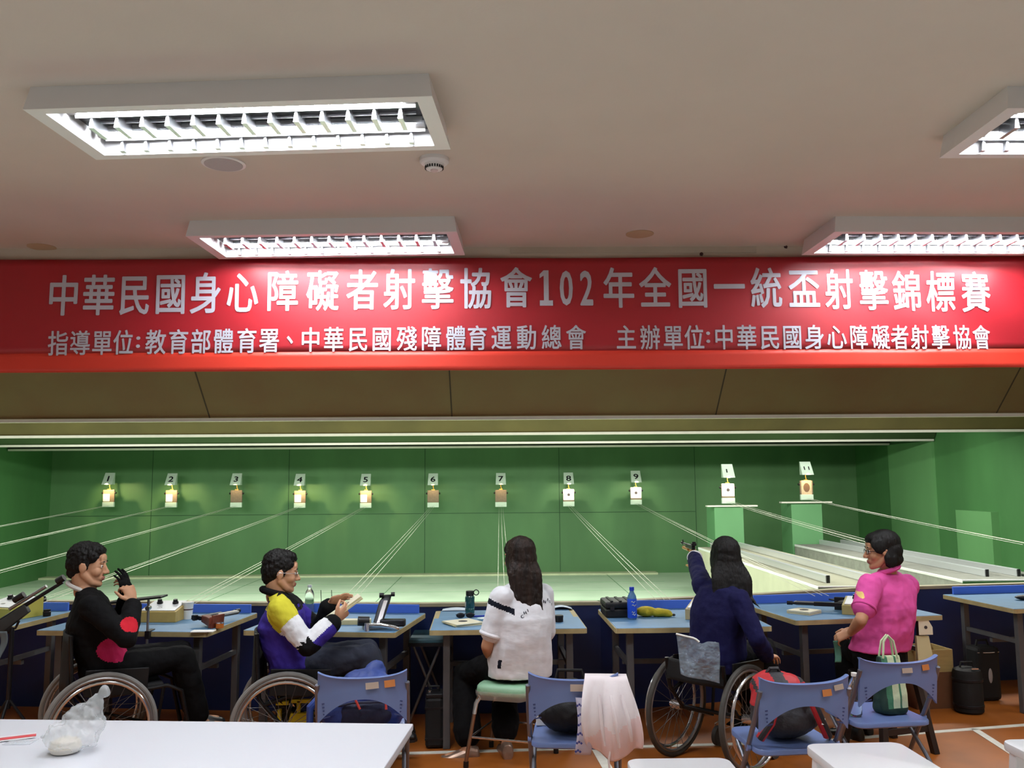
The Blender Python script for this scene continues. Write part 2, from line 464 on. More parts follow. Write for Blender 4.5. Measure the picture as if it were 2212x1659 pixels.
def put(mb, ch, cx, cz, w, h, bold, em=True):
    """place a glyph, thickened by shifted copies; em: scale from the em square so that thin signs keep their size"""
    vs, fs, x0, x1, y0, y1 = glyph(ch, 0)
    if em: sx, sz, ox, oz = w/.94, h/.94, .5, .38
    else: sx, sz, ox, oz = w/(x1-x0+2*bold), h/(y1-y0+2*bold), (x0+x1)/2, (y0+y1)/2
    for k in range(9):
        dx, dy = (0, 0) if k == 8 else (bold*math.cos(k*PI/4), bold*math.sin(k*PI/4)*.8)
        P = []
        for v in vs:
            x = cx+(v.x+dx-ox)*sx; z = cz+(v.y+dy-oz)*sz
            P.append((x, bdepth(x, z)-.006-.0002*k, z))
        mb.add(P, fs)
PXM = F/YBN
title = "中華民國身心障礙者射擊協會102年全國一統盃射擊錦標賽"
tx = [133, 209, 287, 365, 442, 522, 609, 696, 782, 862, 945, 1028, 1115, 1180, 1224, 1268, 1338, 1417, 1498, 1577, 1657, 1739, 1815, 1890, 1962, 2035, 2110]
ty = [636, 635, 634, 632, 631, 630, 627, 626, 624, 623, 622, 621, 619, 620, 620, 620, 619, 619, 619, 618, 620, 621, 623, 625, 627, 628, 629]
mb = MB()
for ch, px, py in zip(title, tx, ty):
    p = W(px, py, YBN)
    if ch == '1':       # a numeral one with a flag and a foot
        for x0_, x1_, z0_, z1_ in ((-5, 6, -40, 40), (-14, 15, -40, -28)):
            q_ = [(p.x+a_/PXM, p.z+b_/PXM) for a_, b_ in ((x0_, z0_), (x1_, z0_), (x1_, z1_), (x0_, z1_))]
            mb.add([(x_, bdepth(x_, z_)-.006, z_) for x_, z_ in q_], [[0, 1, 2, 3]])
        q_ = [(p.x+a_/PXM, p.z+b_/PXM) for a_, b_ in ((-14, 22), (-5, 28), (-5, 40), (-2, 40), (-14, 31))]
        mb.add([(x_, bdepth(x_, z_)-.006, z_) for x_, z_ in q_], [[0, 1, 2, 3, 4]])
    elif ch.isdigit(): put(mb, ch, p.x, p.z, 29/PXM, 80/PXM, .022, em=False)
    else: put(mb, ch, p.x, p.z, (68 if px < 1780 else 62)/PXM, 90/PXM, .019)
mb.build('title_lettering', m_let, ban, OFF, smooth=0, fixn=False)
sub = "指導單位:教育部體育署、中華民國殘障體育運動總會主辦單位:中華民國身心障礙者射擊協會"
sx_ = [121, 169, 217, 263, 295, 333, 382, 431, 480, 531, 580, 625, 670, 720, 773, 824, 878, 931, 984, 1031, 1083, 1138, 1192, 1245,
       1354, 1406, 1456, 1502, 1532, 1566, 1615, 1665, 1713, 1761, 1809, 1857, 1905, 1947, 1990, 2035, 2082, 2125]
mb = MB()
for ch, px in zip(sub, sx_):
    py = 740 - 13*(px-121)/1000 if px < 1121 else 727 + 0*px
    p = W(px, py, YBN)
    if ch == ':': put(mb, ch, p.x, p.z, 9/PXM, 26/PXM, .02, em=False)
    elif ch == '、': put(mb, ch, p.x, p.z, 14/PXM, 18/PXM, .02, em=False)
    else: put(mb, ch, p.x, p.z, (43 if px < 1830 else 39)/PXM, 54/PXM, .016)
mb.build('organiser_lettering', m_let, ban, OFF, smooth=0, fixn=False)

# ================================================================== ceiling lamps
m_house = mat('lamp housing white', (226, 226, 228), .35)
m_tube = mat('lit fluorescent tube', (255, 255, 255), .5, emit=TUBE_STRENGTH, ecol=(246, 250, 255))
m_refl = mat('louvre aluminium', (206, 208, 214), .3, .9); m_mirr = mat('white reflector', (226, 228, 232), .3)
m_inner = mat('lamp inner grey', (58, 58, 62), .4)
m_cap_ = mat('tube cap', (190, 190, 192), .4, .3)
LW, LD, LH = 1.5, .51, .092
def lamp_proto(label):
    t = thing('ceiling_lamp', label, 'lamp', (0, 0, 0), 0, 'fluorescent ceiling lamps')
    # housing: tapered frame, open below, with lips
    fr = .06
    o4 = lambda w, d, z: [V(-w/2, -d/2, z), V(w/2, -d/2, z), V(w/2, d/2, z), V(-w/2, d/2, z)]
    MB().loft([o4(LW-.03, LD-.03, 0), o4(LW, LD, -LH), o4(LW-2*fr, LD-2*fr+.03, -LH), o4(LW-2*fr+.0, LD-2*fr+.03, -.015)], cap=False).build('housing', m_house, t, smooth=0)
    MB().box((0, 0, -.01), (LW-.06, LD-.06, .02)).build('inner_tray', m_inner, t, smooth=0)
    for s in (-1, 1):
        y = s*.115
        tb = MB().cyl((-.62, y, -.038), (.62, y, -.038), .021, n=14).build('tube', m_tube, t)
        [MB().cyl((a_, y, -.038), (b_, y, -.038), .0175, n=12).build('tube_cap', m_cap_, tb) for a_, b_ in ((-.665, -.62), (.62, .665))]
        MB().loft([[V(x, y+.10*c, -.016-.01*(1-abs(c))), V(x, y+.10*c, -.013)] and [V(x, y-.045, -.05), V(x, y-.03, -.0145), V(x, y+.03, -.0145), V(x, y+.045, -.05), V(x, y+.047, -.05), V(x, y+.032, -.0125), V(x, y-.032, -.0125), V(x, y-.047, -.05)] for x, c in ((-.66, 0), (.66, 0))]).build('reflector', m_mirr, t, smooth=0)
    lv = MB()
    for k in range(13):
        x = -.6+k*.1
        for y0, y1 in ((-.062, .055), (.175, .2)):
            lv.loft([[V(x-.010, y0, -LH+.004), V(x+.010, y0, -LH+.004), V(x+.002, y0, -.03), V(x-.002, y0, -.03)],
                     [V(x-.010, y1, -LH+.004), V(x+.010, y1, -LH+.004), V(x+.002, y1, -.03), V(x-.002, y1, -.03)]])
    lv.box((0, 0, -.04), (1.3, .003, .012))
    lv.build('louvre', m_refl, t, smooth=0)
    return t
lamps = [(-.955, 3.325, -.075, 'fluorescent ceiling lamp nearest the round speaker grille and smoke detector'),
         (-.955, 5.02, -.05, 'fluorescent ceiling lamp just in front of the banner, over the characters for disability'),
         (2.64, 3.375, .0, 'fluorescent ceiling lamp cut off by the edge of the picture, away from the banner'),
         (2.61, 5.02, .02, 'fluorescent ceiling lamp just in front of the banner, over its last characters')]
L0 = lamp_proto(lamps[0][3]); L0.location = (lamps[0][0], lamps[0][1], CEIL); L0.rotation_euler = (0, 0, lamps[0][2])
for x, y, r, l in lamps[1:]: copy_tree(L0, (x, y, CEIL), r, l)
# ceiling fittings
m_grille = mat('speaker grille', (176, 172, 176), .6, bump=.3, bscale=300)
p = WZ(483, 353, CEIL)
t = thing('ceiling_speaker', 'round grey speaker grille in the ceiling behind the large lamp', 'speaker', (p.x, p.y, CEIL))
MB().lathe([(.098, 0), (.098, -.004), (.088, -.007)], n=32).build('rim', m_house, t)
MB().lathe([(.087, -.003), (.085, -.008), (.05, -.0115), (.012, -.013)], n=32).build('grille', m_grille, t)
p = WZ(938, 343, CEIL)
t = thing('smoke_detector', 'white round smoke detector with dark slots beside the lamp corner', 'smoke detector', (p.x, p.y, CEIL))
MB().lathe([(.066, 0), (.066, -.016), (.058, -.024), (.046, -.026)], n=32).build('base', m_house, t)
MB().lathe([(.046, -.024), (.042, -.036), (.036, -.05), (.03, -.052)], n=28).build('head', m_house, t)
sl = MB()
for k in range(22):
    a = 2*PI*k/22
    sl.box((.0405*math.cos(a), .0405*math.sin(a), -.042), (.004, .006, .012), rotz(a))
sl.build('slot', m_blk, t, smooth=0)
MB().lathe([(.018, -.05), (.016, -.058), (.008, -.062)], n=16).build('sensor_cap', mat('sensor pink', (214, 196, 196), .5), t)
for px, py, lab in ((90, 533, 'small round ceiling disc over the start of the banner'), (1382, 505, 'small round ceiling disc between the two lamps by the banner')):
    p = WZ(px, py, CEIL)
    t = tag(MB().lathe([(.082, 0), (.082, -.004), (.07, -.008), (.03, -.010)], n=28).build('ceiling_disc', mat('beige disc', (182, 160, 132), .7), loc=(p.x, p.y, CEIL)), lab, 'ceiling cover', 'round discs on the ceiling')
for px, py, lab in ((1697, 533, 'small dark hook on the soffit beside the lamp'), (1515, 549, 'tiny dark hook just above the banner edge')):
    p = W(px, py, YS)
    mb = MB().lathe([(.011, 0), (.011, -.006), (.007, -.008)], (0, 0, 0), 14, axis=(0, 1, 0)).tube([(0, -.006, 0), (0, -.02, 0), (0, -.026, -.008), (0, -.02, -.016)], .003, 8)
    tag(mb.build('hook', mat('dark hook', (70, 40, 40), .5, .4), loc=(p.x, p.y, p.z)), lab, 'hook', 'hooks on the soffit')

# ================================================================== targets
m_pale = mat('pale green sheet', (205, 226, 206), .5)
m_num = mat('number black', (26, 26, 34), .6)
m_hold = mat('target holder', (128, 112, 92), .6, var=.12, scale=30)
m_card = mat('target card', (246, 242, 226), .7)
m_cardw = mat('worn card', (206, 182, 150), .7, var=.15, scale=40)
m_brass = mat('brass bracket', (186, 148, 70), .35, .6)
m_bull = mat('bullseye', (64, 58, 58), .7)
m_cord = mat('white cord', (206, 208, 192), .5)
def target(no, x, y, zc, rz, lit, small=False, flip=False):
    lab = 'target %s on the far wall with its numbered hood' % no
    names = ['one', 'two', 'three', 'four', 'five', 'six', 'seven', 'eight', 'nine', 'ten', 'eleven']
    look = {1: 'orange lit card', 2: 'bright lit card', 4: 'bright lit card', 5: 'bright lit card', 3: 'dark empty holder', 6: 'dark empty holder', 7: 'dark empty holder',
            8: 'white card', 9: 'white card', 10: 'white card', 11: 'worn brown card'}[no]
    t = thing('shooting_target', 'shooting target with %s under the hood numbered %s' % (look, names[no-1]), 'target', (x, y, zc), rz, 'targets on their carriers')
    # hood: wedge with the number on its sloping face
    w, h, dp, zb = .165, .205, .15, .195
    c = [V(-w/2, 0, zb), V(w/2, 0, zb), V(w/2, 0, zb+h), V(-w/2, 0, zb+h)]
    f = [V(-w/2-.008, -dp, zb), V(w/2+.008, -dp, zb), V(w/2, -.02, zb+h), V(-w/2, -.02, zb+h)]
    hd = MB().loft([c, f]).build('number_hood', m_pale, t, smooth=0, bevel=.003)
    s = str(no)
    lm = MB(); nrm = Vector((0, -h, -(dp-.02)))
    ey = Vector((0, dp-.02, h)).normalized(); ex = Vector((1, 0, 0)); nn = ex.cross(ey).normalized()
    if nn.y > 0: nn = -nn
    for k, ch in enumerate(s):
        vs, fs, x0, x1, y0, y1 = glyph(ch, 0)
        hh = .105 if no < 10 else .06
        k_ = hh/(y1-y0)*1.0
        ox = 0 if len(s) == 1 else (-.035 if k == 0 else .035)
        if no == 10:
            if k == 1: continue     # only the first stroke of the number is still on the hood
            ox = -.02
        P = []
        for v in vs:
            a, b = (v.x-(x0+x1)/2)*k_*1.25+ox, (v.y-(y0+y1)/2)*k_
            P.append(V(0, -(dp+.02)/2, zb+h/2) + ex*a + ey*b + nn*.002)
        for dx_, dy_ in ((0, 0), (.0035, 0), (-.0035, 0), (0, .003), (0, -.003)):
            lm.add([p_ + ex*dx_ + ey*dy_ for p_ in P], fs)
    lm.build('number', m_num, hd, smooth=0, fixn=False)
    MB().tube([(0, -.02, zb), (.0, -.02, zb-.03), (.012, -.02, .115)], .008, 8).box((0, -.02, .112), (.06, .02, .02)).build('bracket', m_brass, t)
    MB().box((0, -.03, .0), (.2, .03, .21)).build('holder', m_hold, t, smooth=0, bevel=.004)
    MB().box((0, -.035, -.15), (.2, .05, .085)).build('carriage', m_pale, t, smooth=0, bevel=.006)
    for sx in (-1, 1): MB().cyl((sx*.1, -.03, .05), (sx*.125, -.03, .05), .016, n=12).build('clip', m_blk, t)
    if lit == 'card':
        c = MB().prism(rrect(.19, .19, .01, 3), .003, (0, -.046, .012), (1, 0, 0), (0, 0, 1)).build('card', m_card, t, smooth=0)
        MB().prism([(.025*math.cos(2*PI*k/24), .025*math.sin(2*PI*k/24)) for k in range(24)], .002, (0, -.0495, .012), (1, 0, 0), (0, 0, 1)).build('bullseye', m_bull, c, smooth=0)
    elif lit == 'half':
        c = MB().prism(rrect(.115, .13, .008, 3), .003, (-.035, -.047, -.03), (1, 0, 0), (0, 0, 1)).build('card', m_card, t, smooth=0)
    elif lit == 'worn':
        c = MB().prism(rrect(.16, .22, .01, 3), .003, (0, -.046, 0), (1, 0, 0), (0, 0, 1)).build('card', m_cardw, t, smooth=0)
        MB().prism([(.05*math.cos(2*PI*k/24), .07*math.sin(2*PI*k/24)) for k in range(24)], .002, (0, -.0495, 0), (1, 0, 0), (0, 0, 1)).build('bullseye', mat('torn hole', (120, 92, 70), .8), c, smooth=0)
    # the small warm lamp under the hood
    d = bpy.data.lights.new('target_lamp', 'SPOT'); d.energy = {'half': 15, 'card': 9, None: 2.5, 'worn': 4}[lit]; d.color = (1.0, .72, .38) if lit != 'card' else (1, .86, .66)
    d.spot_size = math.radians(105); d.spot_blend = .6; d.shadow_soft_size = .015
    o = bpy.data.objects.new('target_lamp', d); COL.objects.link(o)
    q = V(x, y, zc) + rotz(rz) @ V(0, -.18, .19)
    o.location = q; aim = (V(x, y, zc) + rotz(rz) @ V(.02, .25, -.02)) - q
    o.rotation_euler = aim.to_track_quat('-Z', 'Y').to_euler()
    return t
TY = 15.75
TP = [(237, 1071, 'half'), (372, 1072, 'half'), (512, 1072, None), (649, 1073, 'half'), (791, 1073, 'half'), (936, 1072, None), (1082, 1071, None), (1228, 1070, 'card'), (1373, 1066, 'card')]
TX = []
for i, (px, py, lit) in enumerate(TP):
    q = W(px, py, TY); TX.append((q.x, TY, q.z))
    target(i+1, q.x, TY, q.z, 0, lit)
q = W(1571, 1060, 13.45); TX.append((q.x, 13.45, q.z)); target(10, q.x, 13.45, q.z, 0, 'card')
q = W(1740, 1053, 13.85); TX.append((q.x, 13.85, q.z)); target(11, q.x, 13.85, q.z, 0, 'worn')
# carrier cords run from each target to its desk
for i, (x, y, z) in enumerate(TX):
    t = thing('carrier_cord', 'thin white cords of the carrier running from target %s to its desk' % ['one', 'two', 'three', 'four', 'five', 'six', 'seven', 'eight', 'nine', 'ten', 'eleven'][i], 'cord', (x, y, z), 0, 'carrier cords of the lanes')
    slope = (CAMH - W(1075, 938, 10).z)/10 * -1
    for dx, dz in ((-.055, -.17), (.0, -.165), (.05, -.17)) + (((.085, -.16),) if i in (3, 9) else ()):
        a = V(dx*.6, -.06, dz); b = V(dx, 6.75+(1.3 if i > 8 else 0)-y, dz)
        L = b.y-a.y; b.z = a.z + slope*L
        path = []
        for k in range(9):
            u = k/8; path.append(a.lerp(b, u) + V(0, 0, -.05*u*(1-u)))
        MB().tube(path, .0017, 5).build('cord', m_cord, t)
# ================================================================== firing desks
m_dtop = mat('blue laminate', (104, 146, 184), .45, var=.06, scale=14, bump=.03, bscale=200)
m_dedge = mat('beige edge band', (172, 156, 112), .6, var=.12, scale=12)
m_leg = mat('grey steel leg', (92, 92, 94), .45, .3, var=.1, scale=12)
m_back = mat('bright blue board', (84, 128, 240), .45, var=.04, scale=5)
DH = .75
def desk(x0, x1, y0, y1, rz, label, board=True, fold=False):
    """x0..x1 wide, y0 front edge, y1 rear edge, turned by rz about its front left corner"""
    w, d = x1-x0, y1-y0
    t = thing('shooting_desk', label, 'desk', (x0, y0, 0), rz, 'blue topped firing desks along the barrier')
    tp = MB()
    if fold:      # two leaves, the rear one a little narrower
        MB().box((w/2, .24, DH-.012), (w, .48, .024)).build('tabletop', m_dtop, t, smooth=0, bevel=.003)
        MB().box((w/2, .48+(d-.48)/2, DH-.012), (w-.06, d-.482, .024)).build('rear_leaf', m_dtop, t, smooth=0, bevel=.003)
    else:
        MB().box((w/2, d/2, DH-.012), (w, d, .024)).build('tabletop', m_dtop, t, smooth=0, bevel=.003)
    e = MB().prism([(0, 0)] if False else rrect(w+.012, d+.012, .02, 3), .03, (w/2, d/2, DH-.033), (1, 0, 0), (0, 1, 0))
    e.build('edge_band', m_dedge, t, smooth=0)
    for sx in (.1, w-.1):
        for sy in (.1, d-.12):
            MB().box((sx, sy, (DH-.03)/2), (.045, .045, DH-.03)).build('leg', m_leg, t, smooth=0, bevel=.004)
    for sx in (.1, w-.1): MB().box((sx, d/2-.01, .5), (.026, d-.26, .03)).build('side_stretcher', m_leg, t, smooth=0)
    MB().box((w/2, d/2, .46), (w-.2, .03, .03)).build('cross_stretcher', m_leg, t, smooth=0)
    if board:
        MB().box((w/2+.02, d-.01, DH+.03), (w-.12, .018, .06)).build('back_board', m_back, t, smooth=0, bevel=.003)
    return t
DESKS = [
    (-4.35, -3.25, 6.08, 6.93, -.12, 'blue topped desk at the far end of the row, holding a pistol box'),
    (-2.98, -1.84, 5.91, 6.73, -.12, 'blue topped desk before the person in the black jacket'),
    (-1.63, -.64, 5.83, 6.65, -.15, 'blue topped desk before the person in the yellow, white and purple jacket'),
    (-.435, .555, 5.755, 6.60, .02, 'blue topped folding desk before the woman in white'),
    (.745, 1.74, 5.76, 6.61, .02, 'blue topped desk with the blue drink bottle and yellow pouch'),
    (1.975, 3.05, 6.0, 6.83, .16, 'blue topped desk before the person in the pink shirt'),
    (3.68, 4.75, 6.42, 7.25, .12, 'blue topped desk at the end of the row past the black bags')]
for i, dk in enumerate(DESKS): desk(*dk, board=(i not in (3,)), fold=(i in (3,)))

# ------------------------------------------------------------------ things on the desks
m_ivory = mat('ivory card', (232, 226, 200), .7)
m_ivory_d = mat('ivory card edge', (206, 196, 150), .7)
m_plywood = mat('varnished box wood', (186, 160, 92), .5, var=.12, scale=10, stretch=(1, 6, 1))
m_boxtop = mat('control panel white', (222, 226, 230), .35)
m_knob = mat('black knob', (18, 18, 20), .4)
m_chrome = mat('chrome', (214, 214, 216), .18, .9)
m_steel = mat('brushed steel', (150, 150, 152), .35, .8)
m_gun = mat('gun metal', (40, 40, 44), .35, .6)
m_blackp = mat('black plastic', (20, 20, 22), .45)
m_walnut = mat('walnut grip', (112, 52, 34), .5, var=.25, scale=30)
m_honey = mat('honey wood grip', (196, 142, 62), .45, var=.15, scale=30)
m_white = mat('white paper', (236, 236, 232), .6)
m_pet = mat('clear plastic', (235, 242, 246), .08, trans=.92, ior=1.3, spec=.4)
DZ = DH+.0005
def P_(px, py, z=DH): return WZ(px, py, z)
def control_box(px, py, rz, label, wood=None, s=1.0):
    p = P_(px, py)
    t = thing('target_control_box', label, 'control box', (p.x, p.y, DZ), rz, 'target carrier control boxes')
    w, d, h0, h1 = .26*s, .24*s, .07*s, .115*s
    pr = MB().prism([(0, 0), (d, 0), (d, h1), (0, h0)], w, (-w/2, 0, 0), (0, 1, 0), (0, 0, 1))
    pr.build('case', wood or m_plywood, t, smooth=0, bevel=.003)
    ey = Vector((0, d, h1-h0)).normalized(); n = Vector((0, -(h1-h0), d)).normalized()
    o = Vector((0, d/2, (h0+h1)/2))
    a = math.atan2(h1-h0, d)
    MB().box(o+n*.003, (w-.03, d-.03, .006), rotx(a)).build('panel', m_boxtop, t, smooth=0, bevel=.002)
    for sx in (-.05*s, .06*s):
        q = o + Vector((sx, 0, 0)) + ey*.04*s + n*.006
        MB().cyl(q, q+n*.012, .02*s, n=18).cyl(q+n*.012, q+n*.03, .016*s, .014*s, n=18).build('knob', m_knob, t)
    q = o + Vector((-.01, 0, 0)) - ey*.05*s + n*.006
    MB().box(q, (.03, .016, .006), rotx(a)).build('switch', m_chrome, t, smooth=0)
    return t
control_box(338, 1345, -.06, 'wooden target control box with white panel and two black knobs beside the paper cup')
control_box(-14, 1340, -.35, 'yellow wooden control box on the end desk, a black pistol resting above it', mat('yellow box', (206, 196, 92), .5, var=.06, scale=8), 1.15)
control_box(1522, 1341, -.45, 'pale wooden control box beside the shooter in navy, partly hidden by her', mat('pale box wood', (190, 172, 130), .5, var=.1, scale=10))
control_box(1858, 1330, -.5, 'pale wooden control box half hidden behind the pink sleeve', mat('olive box wood', (182, 168, 104), .5, var=.1, scale=10), .9)
# white paper cup
p = P_(405, 1337)
t = thing('paper_cup', 'white paper cup with a dark band standing on the desk', 'cup', (p.x, p.y, DZ))
MB().lathe([(.0, .002), (.029, 0), (.039, .112), (.036, .112), (.027, .006), (0, .006)], n=28).build('cup', m_white, t)
MB().lathe([(.036, .108), (.0415, .110), (.0415, .115), (.036, .1155)], n=28).build('rim', m_white, t)
MB().lathe([(.0345, .062), (.0352, .062), (.0357, .070), (.0350, .070)], n=28).build('printed_band', mat('cup print', (90, 62, 60), .6), t)
# pistols --------------------------------------------------------
def air_pistol(name, label, loc, R, grip, sc=1.0, sight=True, cyl=m_steel):
    """barrel along +x, grip down -z, in local axes turned by the 3x3 matrix R"""
    t = thing(name, label, 'air pistol', loc, 0, 'air pistols')
    t.rotation_euler = R.to_euler(); t.scale = (sc, sc, sc)
    MB().box((.02, 0, .012), (.2, .026, .03)).build('receiver', m_gun, t, smooth=0, bevel=.004)
    MB().cyl((.08, 0, .018), (.26, 0, .018), .008, n=14).cyl((.25, 0, .018), (.285, 0, .018), .012, n=14).build('barrel', m_gun, t)
    MB().cyl((.06, 0, -.012), (.23, 0, -.012), .014, n=16).lathe([(.0, .018), (.010, .012), (.014, 0)], (.23, 0, -.012), 16, axis=(1, 0, 0)).build('air_cylinder', cyl, t)
    g = MB().loft([[V(-.075+.0, s*.02*c, -.005) for s, c in ((-1, 1), (1, 1))] + [V(-.02, .018, -.005), V(-.02, -.018, -.005)],
                   [V(-.088, -.024, -.05), V(-.088, .024, -.05), V(-.03, .022, -.05), V(-.03, -.022, -.05)],
                   [V(-.11, -.026, -.10), V(-.11, .026, -.10), V(-.05, .024, -.105), V(-.05, -.024, -.105)],
                   [V(-.118, -.034, -.115), V(-.118, .034, -.115), V(-.04, .034, -.125), V(-.04, -.034, -.125)]])
    g.build('grip', grip, t, smooth=60, bevel=.004)
    MB().box((-.05, 0, -.118), (.1, .085, .014)).build('palm_shelf', grip, t, smooth=0, bevel=.004)
    MB().tube([(-.012, 0, -.004), (-.004, 0, -.03), (.02, 0, -.036), (.04, 0, -.02), (.044, 0, 0)], .003, 8).build('trigger_guard', m_gun, t)
    MB().box((.012, 0, -.016), (.004, .006, .022)).build('trigger', m_chrome, t, smooth=0)
    MB().box((.255, 0, .036), (.012, .006, .016)).build('front_sight', m_blackp, t, smooth=0)
    MB().box((-.085, 0, .036), (.03, .034, .018)).box((-.095, 0, .05), (.006, .026, .012)).build('rear_sight', m_blackp, t, smooth=0, bevel=.002)
    return t
# wooden gripped pistol lying at the corner of the first full desk
p = P_(452, 1350)
air_pistol('air_pistol', 'air pistol with reddish wooden grip lying on the corner of the desk', (p.x, p.y, DH+.053), rotz(1.1) @ rotx(-1.45), m_walnut, 1.05)
p = P_(438, 1365)
tag(MB().box((0, 0, .003), (.14, .07, .006)).build('score_paper', m_white, loc=(p.x, p.y+.01, DZ), smooth=0, bevel=.001), 'white printed paper under the wooden pistol grip', 'paper')
p = P_(478, 1358)
MBo = MB().cyl((0, 0, .022), (.03, -.03, .022), .022, n=18).cyl((.0, .0, .022), (-.05, .06, .022), .015, n=16)
t = thing('pellet_tin', 'small orange lidded tin beside the wooden pistol on the desk corner', 'tin', (p.x-.02, p.y+.03, DZ))
MB().cyl((0, 0, 0), (0, 0, .03), .026, n=20).build('tin', mat('orange tin', (196, 110, 40), .4), t)
MB().cyl((0, 0, .03), (0, 0, .036), .027, n=20).build('lid', m_chrome, t)
# black pistol on the end desk's box
p = P_(32, 1318)
air_pistol('air_pistol', 'black air pistol lying behind the yellow control box on the end desk', (p.x, p.y+.1, DH+.05), rotz(2.9) @ rotx(-1.45), m_blackp, 1.0, cyl=m_gun)
p = P_(101, 1331)
t = thing('pellet_jar', 'small round black jar on the desk behind the person in black', 'jar', (p.x, p.y, DZ))
MB().lathe([(0, 0), (.026, 0), (.027, .03), (.022, .036)], n=20).build('jar', m_blackp, t)
MB().lathe([(.023, .034), (.024, .046), (0, .047)], n=20).build('lid', m_gun, t)
# silver black pistol-rest equipment on the second desk: clamped stand
p = P_(818, 1358)
t = thing('pistol_stand', 'silver and black folding pistol stand at the corner of the desk beside the grey trousers', 'stand', (p.x, p.y, DZ), .1)
MB().box((0, 0, .012), (.2, .1, .024), rotz(.2)).build('base', m_steel, t, smooth=0, bevel=.006)
MB().loft([[V(-.04, -.03, .02), V(.02, -.03, .02), V(.02, .03, .02), V(-.04, .03, .02)], [V(.0, .05, .16), V(.07, .05, .16), V(.07, .09, .16), V(.0, .09, .16)], [V(.03, .08, .20), V(.08, .08, .20), V(.08, .11, .20), V(.03, .11, .20)]]).build('arm', m_gun, t, smooth=40, bevel=.005)
MB().loft([[V(-.015, -.034, .03), V(.012, -.034, .03), V(.012, -.028, .03), V(-.015, -.028, .03)], [V(.03, .044, .17), V(.055, .044, .17), V(.055, .052, .17), V(.03, .052, .17)]]).build('arm_plate', m_chrome, t, smooth=0)
MB().cyl((.0, .07, .20), (.03, .07, .20), .016, n=16).cyl((.075, .07, .205), (.1, .07, .205), .014, n=16).build('clamp_knob', m_knob, t)
MB().box((.09, -.03, .04), (.16, .06, .045), rotz(-.15)).build('receiver', m_gun, t, smooth=0, bevel=.008)
MB().cyl((-.13, -.03, .055), (-.06, -.02, .05), .03, n=18).build('eyepiece', m_knob, t)
MB().tube([(-.06, -.06, .03), (.02, -.09, .035), (.1, -.1, .02), (.13, -.09, .012)], [.014, .016, .014, .009], 12).build('handle', m_chrome, t)
MB().cyl((-.07, -.09, 0), (-.07, -.09, .05), .016, n=14).build('pin', m_chrome, t)
p = P_(768, 1348)
t = thing('pellet_box', 'flat cream carton lying on the desk below the held cards', 'box', (p.x, p.y, DZ), .03)
MB().box((0, 0, .014), (.2, .07, .028)).build('carton', m_ivory_d, t, smooth=0, bevel=.002)
MB().box((0, 0, .0295), (.196, .066, .003)).build('lid', m_ivory, t, smooth=0)
def flat_card_stack(px, py, n, rz, label, s=.17, jit=.02):
    p = P_(px, py)
    t = thing('target_card_stack', label, 'target cards', (p.x, p.y, DZ), rz, 'stacks of paper targets')
    rnd = random.Random(n*7+px)
    for k in range(n):
        MB().box((rnd.uniform(-jit, jit)*(k > 0), rnd.uniform(-jit, jit)*.6, .003+.0062*k), (s, s, .005), rotz(rnd.uniform(-.25, .25)*jit*20)).build('card', m_ivory if k % 2 == 0 or k == n-1 else m_ivory_d, t, smooth=0)
    MB().cyl((0, 0, .0062*n-.0005), (0, 0, .0062*n+.0008), .03, n=24).build('bullseye', m_bull, t, smooth=0)
    return t
flat_card_stack(1000, 1348, 3, .5, 'untidy stack of cream paper targets near the woman in white', .2, .02)
flat_card_stack(1737, 1325, 4, .75, 'neat stack of cream paper targets beside the black pistol', .17, .002)
# green bottle with ring lid
p = P_(1015, 1326)
t = thing('water_bottle', 'dark green water bottle with black ring lid on the folding desk', 'bottle', (p.x, p.y, DZ))
m_greenb = mat('tinted green bottle', (28, 84, 88), .15, coat=.5, var=.1, scale=8)
MB().lathe([(0, 0), (.030, 0), (.034, .01), (.034, .035), (.031, .04), (.034, .045), (.034, .115), (.026, .13), (.024, .134), (0, .134)], n=28).build('bottle', m_greenb, t)
MB().lathe([(.028, .126), (.0285, .155), (.026, .160), (0, .161)], n=28).build('lid', m_blackp, t)
MB().tube([(.045+.018*math.cos(a), 0, .148+.018*math.sin(a)) for a in [2*PI*k/20 for k in range(20)]], .0035, 8, closed=True).build('carry_ring', m_blackp, t)
MB().loft([[V(-.0345*math.cos(a), -.0345*math.sin(a), z) for z in (.05, .085)] for a in [(-.1+.16*k) for k in range(6)]], cap=False).build('paper_label', m_white, t)
# scope rod lying behind, papers, pens, dish, puck
p = P_(985, 1319)
tag(MB().quadgrid(lambda u, v: (-.1+.2*u, -.05+.1*v, .004+.012*math.sin(u*PI)*math.sin(v*2.2)), 10, 6, thick=.0008).build('crumpled_paper', mat('bluish paper', (206, 222, 240), .6), loc=(p.x, p.y+.02, DZ), smooth=180), 'curled white paper at the rear edge of the folding desk left of the bottle', 'paper')
p = P_(1212, 1316)
tag(MB().quadgrid(lambda u, v: (-.08+.16*u, -.06+.12*v, .004+.018*math.sin(u*PI)), 10, 6, thick=.0008).build('crumpled_paper', mat('bluish paper', (206, 222, 240), .6), loc=(p.x, p.y+.02, DZ), smooth=180), 'curled white paper on the folding desk behind the black puck', 'paper')
p = P_(1045, 1343)
t = thing('soap_dish', 'small pale blue dish beside the paper targets', 'dish', (p.x, p.y, DZ))
MB().lathe([(0, .004), (.03, .002), (.044, .018), (.046, .024), (.042, .024), (.028, .008), (0, .008)], n=24).build('dish', mat('pale blue plastic', (190, 224, 240), .3), t)
MB().lathe([(.0, .026), (.02, .024), (.036, .018), (.036, .012), (0, .01)], n=20).build('contents', m_white, t)
p = P_(1207, 1343)
